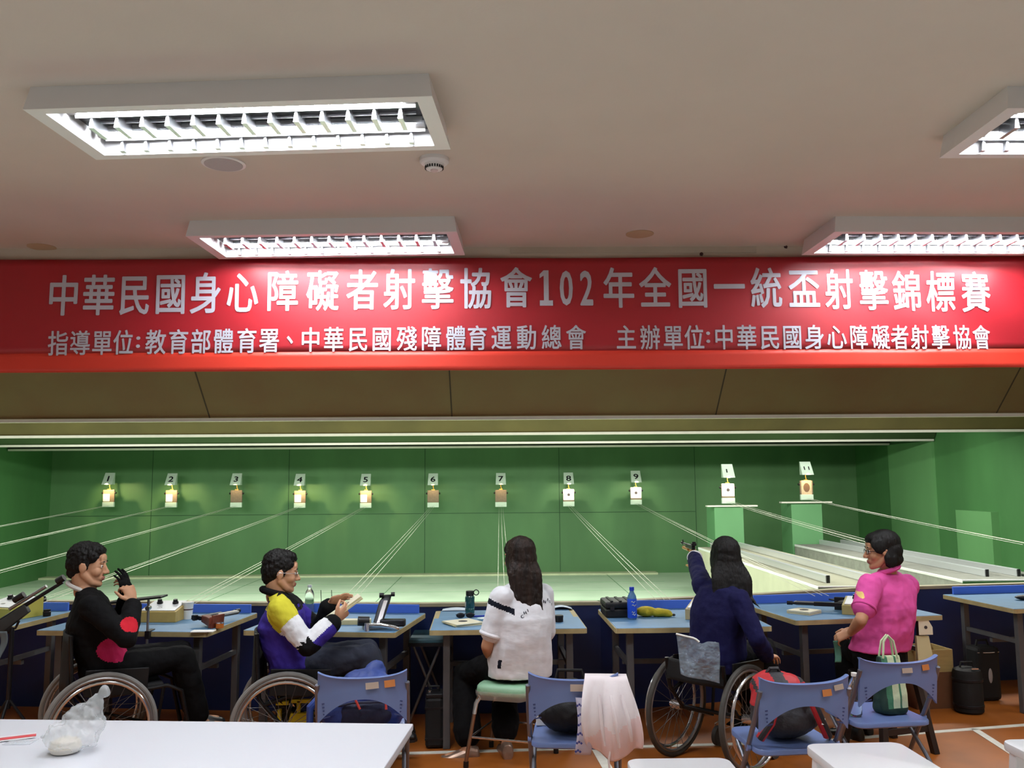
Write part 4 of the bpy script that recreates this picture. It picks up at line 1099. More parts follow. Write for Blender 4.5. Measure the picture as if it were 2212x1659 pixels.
def drape(u, v):
    # hangs from the top rail, then swells and gathers on the camera side
    x = -.07+.20*u
    if v < .12: return (x, .036-.036*v/.12, .31+.022*v/.12)
    k = (v-.12)/.88
    fold = .016*math.sin(u*11+1+k*1.5)*min(1, k*3) + .008*math.sin(u*23+k*4)*min(1, k*3)
    out = .085*math.sin(min(1, k*1.02)*PI*.86)**.8
    w = 1+.42*math.sin(k*PI*.72)
    return (.03+(x-.03)*w + .035*k, -.05-out-fold, .332-.34*k + .03*math.cos(u*PI*2)*k*k)
def bagpaint(c, n): return 0
bgm = MB().quadgrid(drape, 40, 36, thick=.006)
bo = bgm.build('body', [m_bag, m_bagp], t, smooth=180)
for p_ in bo.data.polygons:
    c_ = p_.center
    if c_.z < .13+.06*mnoise.noise(c_*14)+.9*(c_.x-.1)*.4: p_.material_index = 1
for k_, (u0, w0) in enumerate(((.30, .03), (.52, .035), (.74, .03))):
    MB().tube([V(*drape(u0+.04*q/8+w0, .3+.08*q))+V(0, -.008, 0) for q in range(8)], [.006+.004*math.sin(q*.4) for q in range(8)], 8).build('fold', m_bag, t)
MB().quadgrid(lambda u, v: (-.115+.075*u+.01*math.sin(v*4), -.075-.03*math.sin(v*PI)-.008*math.sin(u*3), .24-.26*v), 6, 16, thick=.004).build('patterned_band', mat('pale lilac band', (206, 204, 226), .6), t, smooth=180)
dm = MB()
for k in range(6):
    z = .21-.042*k; v = (.24-z)/.26
    for q in range(3): dm.box((-.112+.01*q+.01*math.sin(v*4), -.092-.03*math.sin(v*PI)-.008*math.sin((.3+.16*q)*3), z+(.006 if q == 1 else 0)), (.009, .004, .009), roty(.78))
dm.build('blue_motif', mat('indigo print', (60, 66, 140), .6), t, smooth=0)
MB().tube([(.05, -.135, .04), (.035, -.13, -.03), (.04, -.12, -.09)], .005, 8).build('loose_tie', m_bag, t)
# chair 3: red and grey backpack
m_gp2 = mat('grey nylon', (50, 50, 54), .65, bump=.2, bscale=60); m_rp = mat('red nylon', (186, 40, 48), .55, bump=.15, bscale=50)
t = thing('backpack', 'grey backpack with red panels and straps on a blue chair', 'backpack', on_chair(2, .0, .2), CH[2].rotation_euler.z)
b_ = MB().ell((0, .02, .15), .165, .125, .16).ell((0, .0, .1), .17, .13, .1).ell((-.03, .06, .225), .12, .085, .09)
def pk(c, n):
    return 1 if (c.z > .235 and .03 < abs(c.x+.03) < .10) or (abs(c.x) > .14 and c.z > .16) else 0
fuse(b_, 'body', [m_gp2, m_rp], t, voxel=.009, smooth=6, paint=pk, rough=.006, rscale=16)
MB().tube([(-.065, .05, .30), (-.05, .04, .325), (-.01, .04, .325), (.005, .05, .30)], .009, 8).build('grab_handle', m_gp2, t)
for s in (-1, 1):
    path = [(s*.06, -.07, .27), (s*.09, -.12, .2), (s*.125, -.13, .11), (s*.17, -.1, .03)]
    MB().tube(path, .022, 10).build('shoulder_strap', m_rp, t)
    MB().tube([(q[0]+s*.006, q[1]-.012, q[2]) for q in path], .014, 8).build('strap_edge', m_gp2, t)
MB().tube([(.17, -.1, .04), (.2, -.06, .01), (.22, -.02, .005)], .01, 8).build('webbing_tail', m_gp2, t)
MB().box((.13, -.145, .11), (.02, .01, .03)).build('buckle', m_chrome, t, smooth=0)
# chair 4: tote and bottle
m_tg = mat('tote green', (70, 128, 96), .7, bump=.15, bscale=50); m_tl = mat('tote cream stripe', (206, 220, 180), .7, bump=.15, bscale=50); m_tdk = mat('tote dark', (28, 56, 46), .7)
t = thing('tote_bag', 'green and cream tote bag standing on the seat of the last folding chair', 'bag', on_chair(3, .08, .2), CH[3].rotation_euler.z+.1)
def pt(c, n):
    if c.z < .035 or c.x < -.055: return 2
    return 1 if (-.02 < c.x < .022 or .035 < c.x < .075) else 0
tb = MB().loft([[V(x*s1, y*s2, z) for x, y in rrect(.17, .12, .03, 4)] for z, s1, s2 in ((0, .9, .9), (.02, 1, 1), (.16, .95, .8), (.28, .8, .35), (.3, .78, .28))])
fuse(tb, 'body', [m_tg, m_tl, m_tdk], t, voxel=.006, smooth=3, paint=pt, rough=.005, rscale=14)
for y in (-.018, .018): MB().tube([(-.045, y, .29), (-.03, y*.6, .38), (.0, y*.4, .41), (.03, y*.6, .38), (.045, y, .29)], .006, 8).build('handle', m_tl, t)
t = thing('clear_bottle', 'empty clear plastic bottle with white cap standing on the last folding chair', 'bottle', on_chair(3, -.13, .17))
MB().lathe([(0, 0), (.028, 0), (.034, .01), (.034, .07), (.031, .078), (.034, .086), (.034, .15), (.024, .185), (.013, .2), (.0125, .21), (0, .21)], n=26).build('bottle', m_pet, t)
MB().lathe([(.0135, .205), (.0155, .207), (.0155, .224), (0, .225)], n=20).build('cap', m_white, t)
# ================================================================== wheelchairs
m_tyre = mat('grey tyre', (128, 128, 126), .6, var=.08, scale=20); m_tyred = mat('dark tyre', (66, 64, 60), .7, var=.1, scale=20)
m_wframe = mat('black wheelchair frame', (24, 24, 26), .4, .4)
m_sling = mat('black sling fabric', (16, 16, 18), .8, bump=.1, bscale=150)
m_spoke = mat('spoke steel', (120, 120, 120), .35, .8)
def circ(c, r, ax, n=48):
    x, y, d = basis(ax)
    return [Vector(c) + x*(r*math.cos(2*PI*k/n)) + y*(r*math.sin(2*PI*k/n)) for k in range(n)]
def wheelchair(label, loc, yaw, tyre, gauge=.5, wr=.305, camber=.04, handles=True, chrome_rim=True, backh=.3):
    """local axes: +x forward, +y the user's left; origin on the floor below the axle"""
    t = thing('wheelchair', label, 'wheelchair', loc, yaw, 'wheelchairs at the firing line')
    for s in (-1, 1):
        c = Vector((0, s*gauge/2, wr)); ax = Vector((0, s*math.cos(camber), math.sin(camber)))
        w = MB().cyl(c-ax*.035, c+ax*.035, .026, n=18).cyl(c+ax*.035, c+ax*.05, .014, n=14).build('wheel', m_chrome, t)
        MB().tube(circ(c, wr-.014, ax), .0155, 10, closed=True).build('tyre', tyre, w)
        MB().tube(circ(c, wr-.034, ax), .011, 8, closed=True).build('rim', m_steel, w)
        MB().tube(circ(c+ax*.045, wr-.052, ax), .0095, 10, closed=True).build('hand_rim', m_chrome if chrome_rim else m_steel, w)
        sp = MB(); x, y, d = basis(ax)
        for k in range(24):
            a = 2*PI*k/24; b = a+(.45 if k % 2 else -.45)
            e = ax*(.024 if k % 4 < 2 else -.024)
            sp.cyl(c+e+(x*math.cos(b)+y*math.sin(b))*.025, c+(x*math.cos(a)+y*math.sin(a))*(wr-.036), .0016, n=5)
        sp.build('spokes', m_spoke, w)
        y0 = s*(gauge/2-.055)
        MB().tube([(-.17, y0, .93 if handles else .52+backh), (-.15, y0, .46), (-.12, y0, .42), (.0, y0, .46), (.36, y0, .49), (.44, y0, .45), (.50, y0, .18)], .0125, 10).build('side_frame', m_wframe, t)
        MB().tube([(-.12, y0, .42), (-.02, y0, wr), (.30, y0, .2), (.34, y0, .49)], .011, 8).build('lower_frame', m_wframe, t)
        MB().box((.08, y0+s*.012, .54), (.34, .012, .15), roty(.05)).build('side_guard', m_wframe, t, smooth=0, bevel=.004)
        f = MB().cyl((.40, y0, .085), (.40, y0, .16), .012, n=10).tube([(.36, y0-.022, .072), (.36, y0-.022, .13), (.40, y0, .15), (.36, y0+.022, .13), (.36, y0+.022, .072)], .006, 8).build('caster_fork', m_chrome, t)
        MB().cyl((.36, y0-.014, .06), (.36, y0+.014, .06), .06, n=24).build('caster', m_tyred, f)
        if handles: MB().cyl((-.17, y0, .92), (-.27, y0, .93), .016, n=12).build('push_handle', m_blackp, t)
    hg = gauge/2-.055
    MB().box((.14, 0, .485), (.40, 2*hg, .03), roty(-.05)).build('seat', m_sling, t, smooth=0, bevel=.01)
    MB().quadgrid(lambda u, v: (-.165-.035*math.sin(u*PI)+.01*v, -hg+2*hg*u, .50+(backh+.02)*v), 10, 6, thick=.012).build('backrest', m_sling, t, smooth=180)
    MB().cyl((0, -gauge/2, wr), (0, gauge/2, wr), .012, n=12).build('axle', m_wframe, t)
    MB().box((.52, 0, .125), (.14, 2*hg, .012), roty(-.2)).build('footrest', m_wframe, t, smooth=0, bevel=.004)
    return t
# ================================================================== people
SKIN = mat('skin', (196, 148, 116), .5, var=.06, scale=14, spec=.4)
SKIN2 = mat('skin warm', (186, 134, 102), .5, var=.06, scale=14, spec=.4)
LIPS = mat('lips', (164, 104, 90), .45)
HAIR = mat('black hair', (12, 10, 9), .6, bump=.4, bscale=90, stretch=(1, 1, .08), spec=.3)
HAIRB = mat('brown black hair', (24, 17, 14), .55, bump=.5, bscale=80, stretch=(1, 1, .06), var=.35, scale=30, col2=(46, 31, 23), spec=.3)
EYEW = mat('eye white', (230, 226, 220), .25); EYEB = mat('iris dark', (24, 16, 12), .2)
def headM(c, yaw, pitch=0.0, tilt=0.0, s=1.0):
    R = rotz(yaw) @ roty(-pitch) @ rotx(tilt)
    return (lambda p: Vector(c) + R @ (Vector(p)*s)), R
def head(mb, c, yaw, pitch=0.0, tilt=0.0, s=1.0, female=False):
    T, R = headM(c, yaw, pitch, tilt, s)
    E = lambda p, a, b, d, ry=0.0: mb.ell(T(p), a*s, b*s, d*s, R @ roty(ry) if ry else R, 18, 12)
    E((-.015, 0, .035), .098, .076, .09)             # skull
    E((.03, 0, .0), .064, .064, .085)                # face mass
    E((.035, 0, -.05), .055, .052, .055)
    jw = .9 if female else 1.0
    mb.limb([(T((.0, .056*jw, -.045)), .022*s), (T((.045, .036*jw, -.088)), .020*s), (T((.070, 0, -.098)), .021*s), (T((.045, -.036*jw, -.088)), .020*s), (T((.0, -.056*jw, -.045)), .022*s)])
    for y in (-1, 1):
        E((.058, y*.040, -.028), .03, .024, .028)    # cheeks
        E((-.008, y*.074, -.008), .019, .010, .032, -.2)  # ears
        E((-.004, y*.079, -.004), .022, .006, .026, -.2)
        E((.084, y*.028, .024), .012, .024, .008)    # brow
        E((.078, y*.033, .004), .012, .016, .007)    # lids
    E((.080, 0, .045), .016, .045, .03)
    mb.limb([(T((.090, 0, .012)), .008*s), (T((.102, 0, -.012)), .009*s), (T((.112, 0, -.030)), .0115*s)])
    for y in (-1, 1): mb.ell(T((.100, y*.011, -.034)), .009*s)
    E((.092, 0, -.060), .010, .022, .006); E((.090, 0, -.071), .010, .019, .0065)
    E((.080, 0, -.066), .014, .028, .016)
    return T, R
def eyes(parent, off, T, R, s=1.0):
    for y in (-1, 1):
        e = MB().ell(T((.080, y*.033, .004)), .0112*s).build('eye', EYEW, parent, off)
        MB().ell(T((.0880, y*.033, .004)), .0046*s, .0062*s, .0062*s, R).build('iris', EYEB, e, off)
        MB().tube([T((.088, y*.014, .026)), T((.096, y*.03, .031)), T((.084, y*.05, .027))], [.002*s, .0035*s, .0015*s], 6).build('eyebrow', HAIR, parent, off)
def lips_paint(T, R, s, other=0):
    inv = R.transposed(); c0 = T((0, 0, 0))
    def f(c, n):
        q = inv @ (c-c0)/s
        return 1 if (q.x > .088 and abs(q.y) < .024 and -.079 < q.z < -.0545) else other
    return f
def nlimb(mb, pts): mb.limb(pts, n=16)
def hand(mb, wrist, d, n, side, curl=(.5, .6, .4), thumb=.5, spread=.06, s=1.0):
    """d finger direction, n palm normal, side +1 left hand / -1 right hand"""
    d = Vector(d).normalized(); n = Vector(n); n = (n-d*n.dot(d)).normalized()
    w = n.cross(d)*side      # towards the index finger
    wrist = Vector(wrist)
    ring = lambda c, a, b: [Vector(c)+w*(a*math.cos(t))+n*(b*math.sin(t)) for t in [2*PI*k/14 for k in range(14)]]
    mb.loft([ring(wrist-d*.02*s, .025*s, .020*s), ring(wrist+d*.01*s, .027*s, .018*s), ring(wrist+d*.045*s, .038*s, .017*s), ring(wrist+d*.085*s, .041*s, .014*s), ring(wrist+d*.096*s, .037*s, .010*s)])
    for k, (L, r) in enumerate(((.070, .0085), (.078, .0088), (.073, .0085), (.058, .0075))):
        a = (1.5-k)
        base = wrist + d*(.088-.004*abs(a))*s + w*(.0205*a*s)
        dr = (d + w*(spread*a)).normalized(); p = base; pts = [(p, r*s)]
        ang = 0
        for seg, f in ((0, .45), (1, .31), (2, .24)):
            ang += curl[seg]*(1+.10*k)
            q = dr*math.cos(ang) + n*math.sin(ang)
            p = p + q*(L*f*s); pts.append((p, (r-.0008*(seg+1))*s))
        nlimb(mb, pts)
    b = wrist + d*.025*s + w*.028*s
    t1 = (d*.65 + w*.75 + n*.35*thumb).normalized(); t2 = (d*.95 + w*.25 + n*.8*thumb).normalized()
    nlimb(mb, [(b, .013*s), (b+t1*.035*s, .011*s), (b+t1*.035*s+t2*.03*s, .0095*s), (b+t1*.035*s+t2*.052*s, .0075*s)])
def torso_ring(c, yaw, hw, hd, n=20, p=2.6):
    f = Vector((math.cos(yaw), math.sin(yaw), 0)); l = Vector((-math.sin(yaw), math.cos(yaw), 0))
    R = []
    for k in range(n):
        a = 2*PI*k/n; ca, sa = math.cos(a), math.sin(a)
        R.append(Vector(c) + l*(hw*math.copysign(abs(ca)**(2/p), ca)) + f*(hd*math.copysign(abs(sa)**(2/p), sa)))
    return R
def bar_(a, b, t): return Vector(a).lerp(Vector(b), t)
def cloth(name, col, **k):
    return mat(name, col, k.pop('rough', .85), spec=k.pop('spec', .18), var=k.pop('var', .08), scale=k.pop('scale', 8), bump=k.pop('bump', .35), bscale=k.pop('bscale', 16), **k)
class Person:
    def __init__(s, label, base, J, byaw, hyaw, hpitch=0, htilt=0, hs=1.0, female=False, skin=None, tw=.17):
        s.root = thing('person', label, 'person', base); s.off = Vector(base); s.J = J; s.tw = tw
        s.byaw = byaw; s.female = female; s.skin = skin or SKIN
        s.b = MB()
        s.T, s.R = head(s.b, J['head'], hyaw, hpitch, htilt, hs, female); s.hs = hs
        neck0 = s.T((-.03, 0, -.06)); nk = J['neck']
        r = .048 if female else .056
        nlimb(s.b, [(neck0, r), (bar_(neck0, nk, .6), r), (nk, r*1.15)])
        s.f = Vector((math.cos(byaw), math.sin(byaw), 0)); s.l = Vector((-math.sin(byaw), math.cos(byaw), 0))
    def trunk(s, mb, g=0.0, hem=None, belly=0.0, collar=0.0):
        """pelvis to shoulders; g grows the section for clothes"""
        J = s.J; P, N = Vector(J['pelvis']), Vector(J['neck'])
        SL, SR = Vector(J['ls']), Vector(J['rs']); SC = (SL+SR)/2
        y2 = math.atan2(-(SL-SR).x, (SL-SR).y) if False else s.byaw
        sh = (SL-SR).length/2
        k = s.tw/.17
        rings = []
        lo = P + Vector((0, 0, -.07 if hem is None else hem))
        mid = bar_(P, SC, .38) - s.f*J.get('slump', 0.0)
        rings.append(torso_ring(lo, s.byaw, (.165*k+g), .105*k+g+.01))
        rings.append(torso_ring(P+Vector((0, 0, .03)), s.byaw, .172*k+g, .115*k+g+belly*.6))
        rings.append(torso_ring(mid, s.byaw, .152*k+g, .105*k+g+belly))
        rings.append(torso_ring(bar_(P, SC, .7)-s.f*J.get('slump', 0.0), s.byaw, .165*k+g, .112*k+g+belly*.3))
        rings.append(torso_ring(bar_(P, SC, .92), s.byaw, max(.15*k, sh-.025)+g, .092*k+g))
        rings.append(torso_ring(SC+Vector((0, 0, .03)), s.byaw, sh*.72+g, .068*k+g))
        rings.append(torso_ring(bar_(SC, N, .6)+Vector((0, 0, .03)), s.byaw, .075+g*.6+collar, .058+g*.6+collar))
        mb.loft(rings)
        for S in (SL, SR): mb.ell(S, .052*k+g*.7)
        nlimb(mb, [(SL, .044*k+g*.6), (bar_(SC, N, .7), .052+g*.4), (SR, .044*k+g*.6)])
    def arm(s, mb, side, g=0.0, t1=1.0, sc=1.0):
        """shoulder, elbow, wrist; t1 < 1 stops part of the way (sleeves): 0..1 upper arm, 1..2 forearm"""
        J = s.J; S, E, Wr = (Vector(J[side+k]) for k in ('s', 'e', 'w'))
        U = [(S, .052), (bar_(S, E, .35), .047), (bar_(S, E, .8), .040), (E, .038)]
        L = [(bar_(E, Wr, .25), .040), (bar_(E, Wr, .7), .031), (Wr, .0255)]
        pts = U+L if t1 >= 2 else (U if t1 == 1.0 else None)
        if pts is None:
            if t1 < 1: pts = [(S, .052), (bar_(S, E, t1*.5), .047), (bar_(S, E, t1), .044)]
            else: pts = U + [(bar_(E, Wr, (t1-1)*.5), .039), (bar_(E, Wr, t1-1), .034)]
        nlimb(mb, [(p, r*sc+g) for p, r in pts])
    def leg(s, mb, side, g=0.0, wide=0.0):
        J = s.J; H, K, A = (Vector(J[side+k]) for k in ('h', 'k', 'a'))
        pts = [(H, .084), (bar_(H, K, .4), .077), (bar_(H, K, .85), .060), (K, .056), (bar_(K, A, .3), .053+wide*.4), (bar_(K, A, .75), .040+wide), (bar_(K, A, .97-wide*4.5 if wide else 1.0), .036+wide*.9)]
        nlimb(mb, [(p, r+g) for p, r in pts])
    def finish_body(s, arms=True, legs=True):
        s.trunk(s.b, -.012)
        for sd in 'lr':
            s.arm(s.b, sd, 0, 2.0, .96); s.leg(s.b, sd, -.008)
            A = Vector(s.J[sd+'a']); tdir = Vector(s.J.get(sd+'toe', s.f)).normalized()
            nlimb(s.b, [(A, .034), (A+tdir*.05+V(0, 0, -.035), .030), (A+tdir*.13+V(0, 0, -.045), .024)])
        o = fuse(s.b, 'body', [s.skin, LIPS], s.root, s.off, .0048, 3, lips_paint(s.T, s.R, s.hs))
        eyes(s.root, s.off, s.T, s.R, s.hs)
        return o
    def shoes(s, m, sole=None):
        for sd in 'lr':
            A = Vector(s.J[sd+'a']); d = Vector(s.J.get(sd+'toe', s.f)); d.z = 0; d.normalize(); l = V(-d.y, d.x, 0)
            zb = A.z-.085
            def rg(x, w, h, z0=0): return [A + d*x + l*(w*math.cos(a)) + V(0, 0, zb-A.z+z0+h/2+h/2*math.sin(a)) for a in [2*PI*k/14 for k in range(14)]]
            sh = MB().loft([rg(-.07, .025, .06), rg(-.06, .036, .10), rg(-.01, .042, .115), rg(.05, .045, .085), rg(.12, .048, .062), rg(.165, .04, .05), rg(.185, .02, .035)])
            q = fuse(sh, 'shoe', m, s.root, s.off, .005, 3)
            MB().loft([[A + d*x + l*(w*c_) + V(0, 0, zb-A.z+z) for x, w in ((-.072, .03), (-.02, .042), (.05, .044), (.12, .05), (.17, .04), (.19, .015)) for c_ in (1,)] + [A + d*x - l*w + V(0, 0, zb-A.z+z) for x, w in ((.19, .015), (.17, .04), (.12, .05), (.05, .044), (-.02, .042), (-.072, .03))] for z in (0, .014)]).build('sole', sole or m_blackp, q, s.off, smooth=0)
    def glasses(s, m):
        g = MB()
        for y in (-1, 1):
            g.tube([s.T((.098, y*.034+.021*math.cos(a), .002+.015*math.sin(a))) for a in [2*PI*k/20 for k in range(20)]], .0016, 6, closed=True)
            g.tube([s.T((.097, y*.055, .006)), s.T((.06, y*.078, .006)), s.T((-.01, y*.084, .006)), s.T((-.022, y*.083, -.012))], .0018, 6)
        g.tube([s.T((.099, -.013, .006)), s.T((.103, 0, .009)), s.T((.099, .013, .006))], .0016, 6)
        o = g.build('glasses', m, s.root, s.off)
        for y in (-1, 1): MB().ell(s.T((.098, y*.034, .002)), .0012, .020, .014, s.R, 16, 8).build('lens', mat('spectacle lens', (240, 245, 250), .05, alpha=.25, spec=.8), o, s.off)
    def short_hair(s, m=HAIR, top=.0, rough=.006):
        h = MB(); k = s.hs
        E = lambda p, a, b, c, ry=0.0: h.ell(s.T(p), a*k, b*k, c*k, s.R @ roty(ry) if ry else s.R, 18, 12)
        E((-.022, 0, .052+top), .100, .085, .088); E((-.055, 0, .012), .066, .079, .075); E((-.07, 0, -.03), .042, .062, .05)
        E((.03, 0, .098+top), .058, .066, .034, .25); E((.055, .02, .082), .03, .04, .03)
        for y in (-1, 1):
            E((-.035, y*.062, .03), .05, .022, .05); E((.03, y*.066, .055), .04, .014, .034); E((.016, y*.073, .012), .010, .006, .032)
        return fuse(h, 'hair', m, s.root, s.off, .0048, 2, rough=rough, rscale=55)

# ---------------------------------------------------------------- first shooter: black jacket, pistol raised to the chin
Y1 = math.radians(28)
wheelchair('wheelchair with pale grey tyres under the person in the black jacket', (-2.385, 5.483, 0), Y1, m_tyre, .50, handles=False)
f1 = V(math.cos(Y1), math.sin(Y1), 0); l1 = V(-math.sin(Y1), math.cos(Y1), 0)
c1 = V(-2.375, 5.483, 0)
pv = c1+f1*.02+V(0, 0, .60)
J = dict(pelvis=pv, head=W(190, 1222, 5.41), neck=W(184, 1276, 5.41),
         rs=W(198, 1312, 5.24), ls=W(196, 1300, 5.57), re=W(274, 1378, 5.18), rw=W(288, 1300, 5.35), le=W(262, 1362, 5.65), lw=W(273, 1292, 5.46),
         rh=pv-l1*.09+V(0, 0, -.01), lh=pv+l1*.09+V(0, 0, -.01), rk=pv-l1*.10+f1*.43+V(0, 0, .03), lk=pv+l1*.09+f1*.44+V(0, 0, .03),
         ra=c1+f1*.56-l1*.09+V(0, 0, .235), la=c1+f1*.56+l1*.08+V(0, 0, .235), slump=.02)
p1 = Person('person in a black jacket with red patches raising a black gloved hand near the chin', (c1.x, c1.y, 0), J, Y1, math.radians(8), -.08, hs=1.03)
hd = (W(270, 1250, 5.35)-J['rw'])
hand(p1.b, J['rw'], hd, V(-.8, .5, .1), -1, (.9, .9, .6), .6)
gd = (W(267, 1238, 5.44)-J['lw']).normalized()
hand(p1.b, J['lw'], gd, V(-1, .25, .1), 1, (.75, .55, .4), .8)
p1.finish_body(); p1.short_hair()
m_bj = cloth('black jacket', (12, 12, 14)); m_bjr = cloth('red patch', (196, 36, 52)); m_bjm = cloth('magenta patch', (176, 34, 84)); m_col = cloth('white collar', (200, 200, 196))
mb = MB(); p1.trunk(mb, .022, hem=-.06, belly=.02)
for sd in 'lr': p1.arm(mb, sd, .016, 1.86, 1.08)
q1, q2 = W(237, 1410, 5.24), W(279, 1352, 5.19)
def jp(c, n):
    x, y = proj(c)
    if n.y < .5 and ((c.x-q1.x)/.10)**2+((c.z-q1.z)/.075)**2 < 1 and c.z < q1.z+.055-.45*(c.x-q1.x): return 2
    if (c-q2).length < .052: return 1
    return 0
fuse(mb, 'jacket', [m_bj, m_bjr, m_bjm], p1.root, p1.off, .007, 4, jp, rough=.006, rscale=16)
MB().tube([p1.T((-.036+.060*math.cos(a), .060*math.sin(a), -.122-.022*math.cos(a))) for a in [2*PI*k/24 for k in range(24)]], .013, 8, closed=True).build('shirt_collar', m_col, p1.root, p1.off)
mb = MB(); mb.loft([torso_ring(pv+V(0, 0, z), Y1, .17, .125) for z in (-.08, .02)])
for sd in 'lr': p1.leg(mb, sd, .014, .016)
fuse(mb, 'trousers', cloth('black trousers', (9, 9, 11)), p1.root, p1.off, .008, 4, rough=.006, rscale=14)
p1.shoes(mat('black shoe', (18, 18, 20), .4))
gl = MB()
hand(gl, J['lw'], gd, V(-1, .25, .1), 1, (.25, .35, .2), .8, spread=.03, s=1.16)
gl.limb([(Vector(J['lw'])-gd*.06, .036), (J['lw'], .036)])
gl.ell(Vector(J['lw'])+gd*.06, .034, .042, .06)
fuse(gl, 'glove', cloth('black glove', (10, 10, 11)), p1.root, p1.off, .0045, 3)

# ---------------------------------------------------------------- second shooter: yellow, white and purple jacket, reading cards
Y2 = math.radians(9)
wheelchair('wheelchair with pale grey tyres beside the blue backpack chair', (-1.256, 5.47, 0), Y2, m_tyre, .50, handles=False)
f2 = V(math.cos(Y2), math.sin(Y2), 0); l2 = V(-math.sin(Y2), math.cos(Y2), 0); c2 = V(-1.246, 5.47, 0)
pv = c2+f2*.02+V(0, 0, .59)
J = dict(pelvis=pv, head=W(607, 1237, 5.42), neck=W(598, 1287, 5.42), rs=W(604, 1316, 5.24), ls=W(622, 1306, 5.60), re=W(664, 1396, 5.20), rw=W(724, 1340, 5.30),
         le=W(692, 1366, 5.65), lw=W(712, 1304, 5.54), rh=pv-l2*.09, lh=pv+l2*.09, rk=pv-l2*.09+f2*.43+V(0, 0, .065), lk=pv+l2*.10+f2*.44+V(0, 0, .06),
         ra=c2+f2*.56-l2*.09+V(0, 0, .235), la=c2+f2*.56+l2*.08+V(0, 0, .235), slump=.03)
p2 = Person('person in a yellow, white and purple jacket and glasses in a wheelchair, holding paper cards', (c2.x, c2.y, 0), J, Y2, math.radians(14), -.10, hs=.97)
hand(p2.b, J['rw'], W(748, 1318, 5.35)-J['rw'], V(.1, .7, .5), -1, (.5, .8, .6), .5)
hand(p2.b, J['lw'], W(742, 1290, 5.53)-J['lw'], V(.2, -.5, -.8), 1, (.1, .25, .2), .3, spread=.12)
p2.finish_body(); p2.short_hair(top=.006, rough=.006); p2.glasses(m_chrome)
jm = [cloth('jacket purple', (58, 44, 140)), cloth('jacket yellow', (206, 200, 60)), cloth('jacket white', (226, 228, 232)), cloth('jacket black', (12, 12, 14))]
mb = MB(); p2.trunk(mb, .022, hem=-.05, belly=.015)
for sd in 'lr': p2.arm(mb, sd, .018, 1.88, 1.08)
Sr, Er, Wr_ = Vector(J['rs']), Vector(J['re']), Vector(J['rw'])
def seg(c, a, b):
    d = b-a; t = max(-.3, min(1.3, (c-a).dot(d)/d.length_squared)); return t, (c-(a+d*t)).length
def jp2(c, n):
    t, r = seg(c, Sr, Er); t2, r2 = seg(c, Er, Wr_)
    ang = math.atan2((c-Er).z, (c-Er).x)
    if r2 < .085 and r2 < r and t2 > .12:
        if t2 > .82: return 3
        side = (c-(Er+(Wr_-Er)*t2)).dot((Wr_-Er).cross(V(0, 1, 0)).normalized())
        return 2 if side > -.004 else 0                 # lower half white, upper half purple
    if r < .095 and (n.y < .45 or r < .06) and t > -.29:
        zig = .035*abs(((t*9+ang*2.2) % 2)-1)
        if t < .36+.02*math.sin(ang*3) : return 1
        if t < .86+zig*3: return 2
        return 3
    if n.z > .35 and c.z > Sr.z-.02: return 1 if c.x < J['neck'].x+.03 else 3
    if c.z > Sr.z+.03: return 3
    k = (c-pv).dot(f2)
    if k > .09 and c.z > pv.z+.16: return 3
    return 0
fuse(mb, 'jacket', jm, p2.root, p2.off, .0065, 4, jp2, rough=.007, rscale=15)
MB().tube([p2.T((-.032+.066*math.cos(a), .064*math.sin(a), -.118-.012*math.cos(a))) for a in [2*PI*k/24 for k in range(24)]], .02, 10, closed=True).build('jacket_collar', jm[3], p2.root, p2.off)
mb = MB(); mb.loft([torso_ring(pv+V(0, 0, z), Y2, .165, .12) for z in (-.08, .02)])
for sd in 'lr': p2.leg(mb, sd, .014, .018)
fuse(mb, 'trousers', cloth('slate trousers', (44, 48, 60)), p2.root, p2.off, .008, 4, rough=.008, rscale=14)
p2.shoes(mat('black shoe', (18, 18, 20), .4))
# cards in the hands
pc = W(742, 1310, 5.42)
t = thing('card_sheaf', 'sheaf of cream paper targets held in both hands', 'paper targets', pc)
ux = V(.80, .25, .56).normalized(); uy = V(-.28, .95, -.02); uy = (uy-ux*uy.dot(ux)).normalized(); un = ux.cross(uy)
for k in range(4):
    o = un*(-.005*k) + uy*(-.008*k)
    MB().box(o, (.225, .15, .003), Matrix((ux, uy, un)).transposed()).build('card', m_ivory if k % 2 == 0 else m_ivory_d, t, smooth=0)
MB().box(un*.0022+ux*.03, (.02, .02, .001), Matrix((ux, uy, un)).transposed()).build('mark', m_bull, t, smooth=0)
# yellow frame of the crate under the second wheelchair
m_yel = mat('yellow painted bar', (236, 226, 50), .45, var=.06, scale=8)
p = W(640, 1560, 5.66)
t = thing('yellow_crate_stand', 'yellow angular metal frame seen through the wheel of the wheelchair', 'frame', (p.x, p.y, 0))
zz = lambda py: W(640, py, 5.66).z
xx = lambda px: W(px, 1500, 5.66).x-p.x
for a, b, nm in (((601, 1486), (601, 1516), 'upright'), ((601, 1518), (620, 1518), 'bar'), ((605, 1536), (605, 1552), 'upright'), ((634, 1514), (668, 1514), 'bar'), ((646, 1516), (646, 1552), 'upright')):
    A, B = V(xx(a[0]), 0, zz(a[1])), V(xx(b[0]), 0, zz(b[1]))
    MB().box((A+B)/2, (abs(B.x-A.x)+.022, .03, abs(B.z-A.z)+.022)).build(nm, m_yel, t, smooth=0, bevel=.003)
MB().box((xx(650), 0, .14), (.16, .05, .28-.0)).build('foot_block', m_yel, t, smooth=0, bevel=.004)
MB().box((xx(618), .05, .2), (.14, .04, .4)).build('back_plate', m_wframe, t, smooth=0)

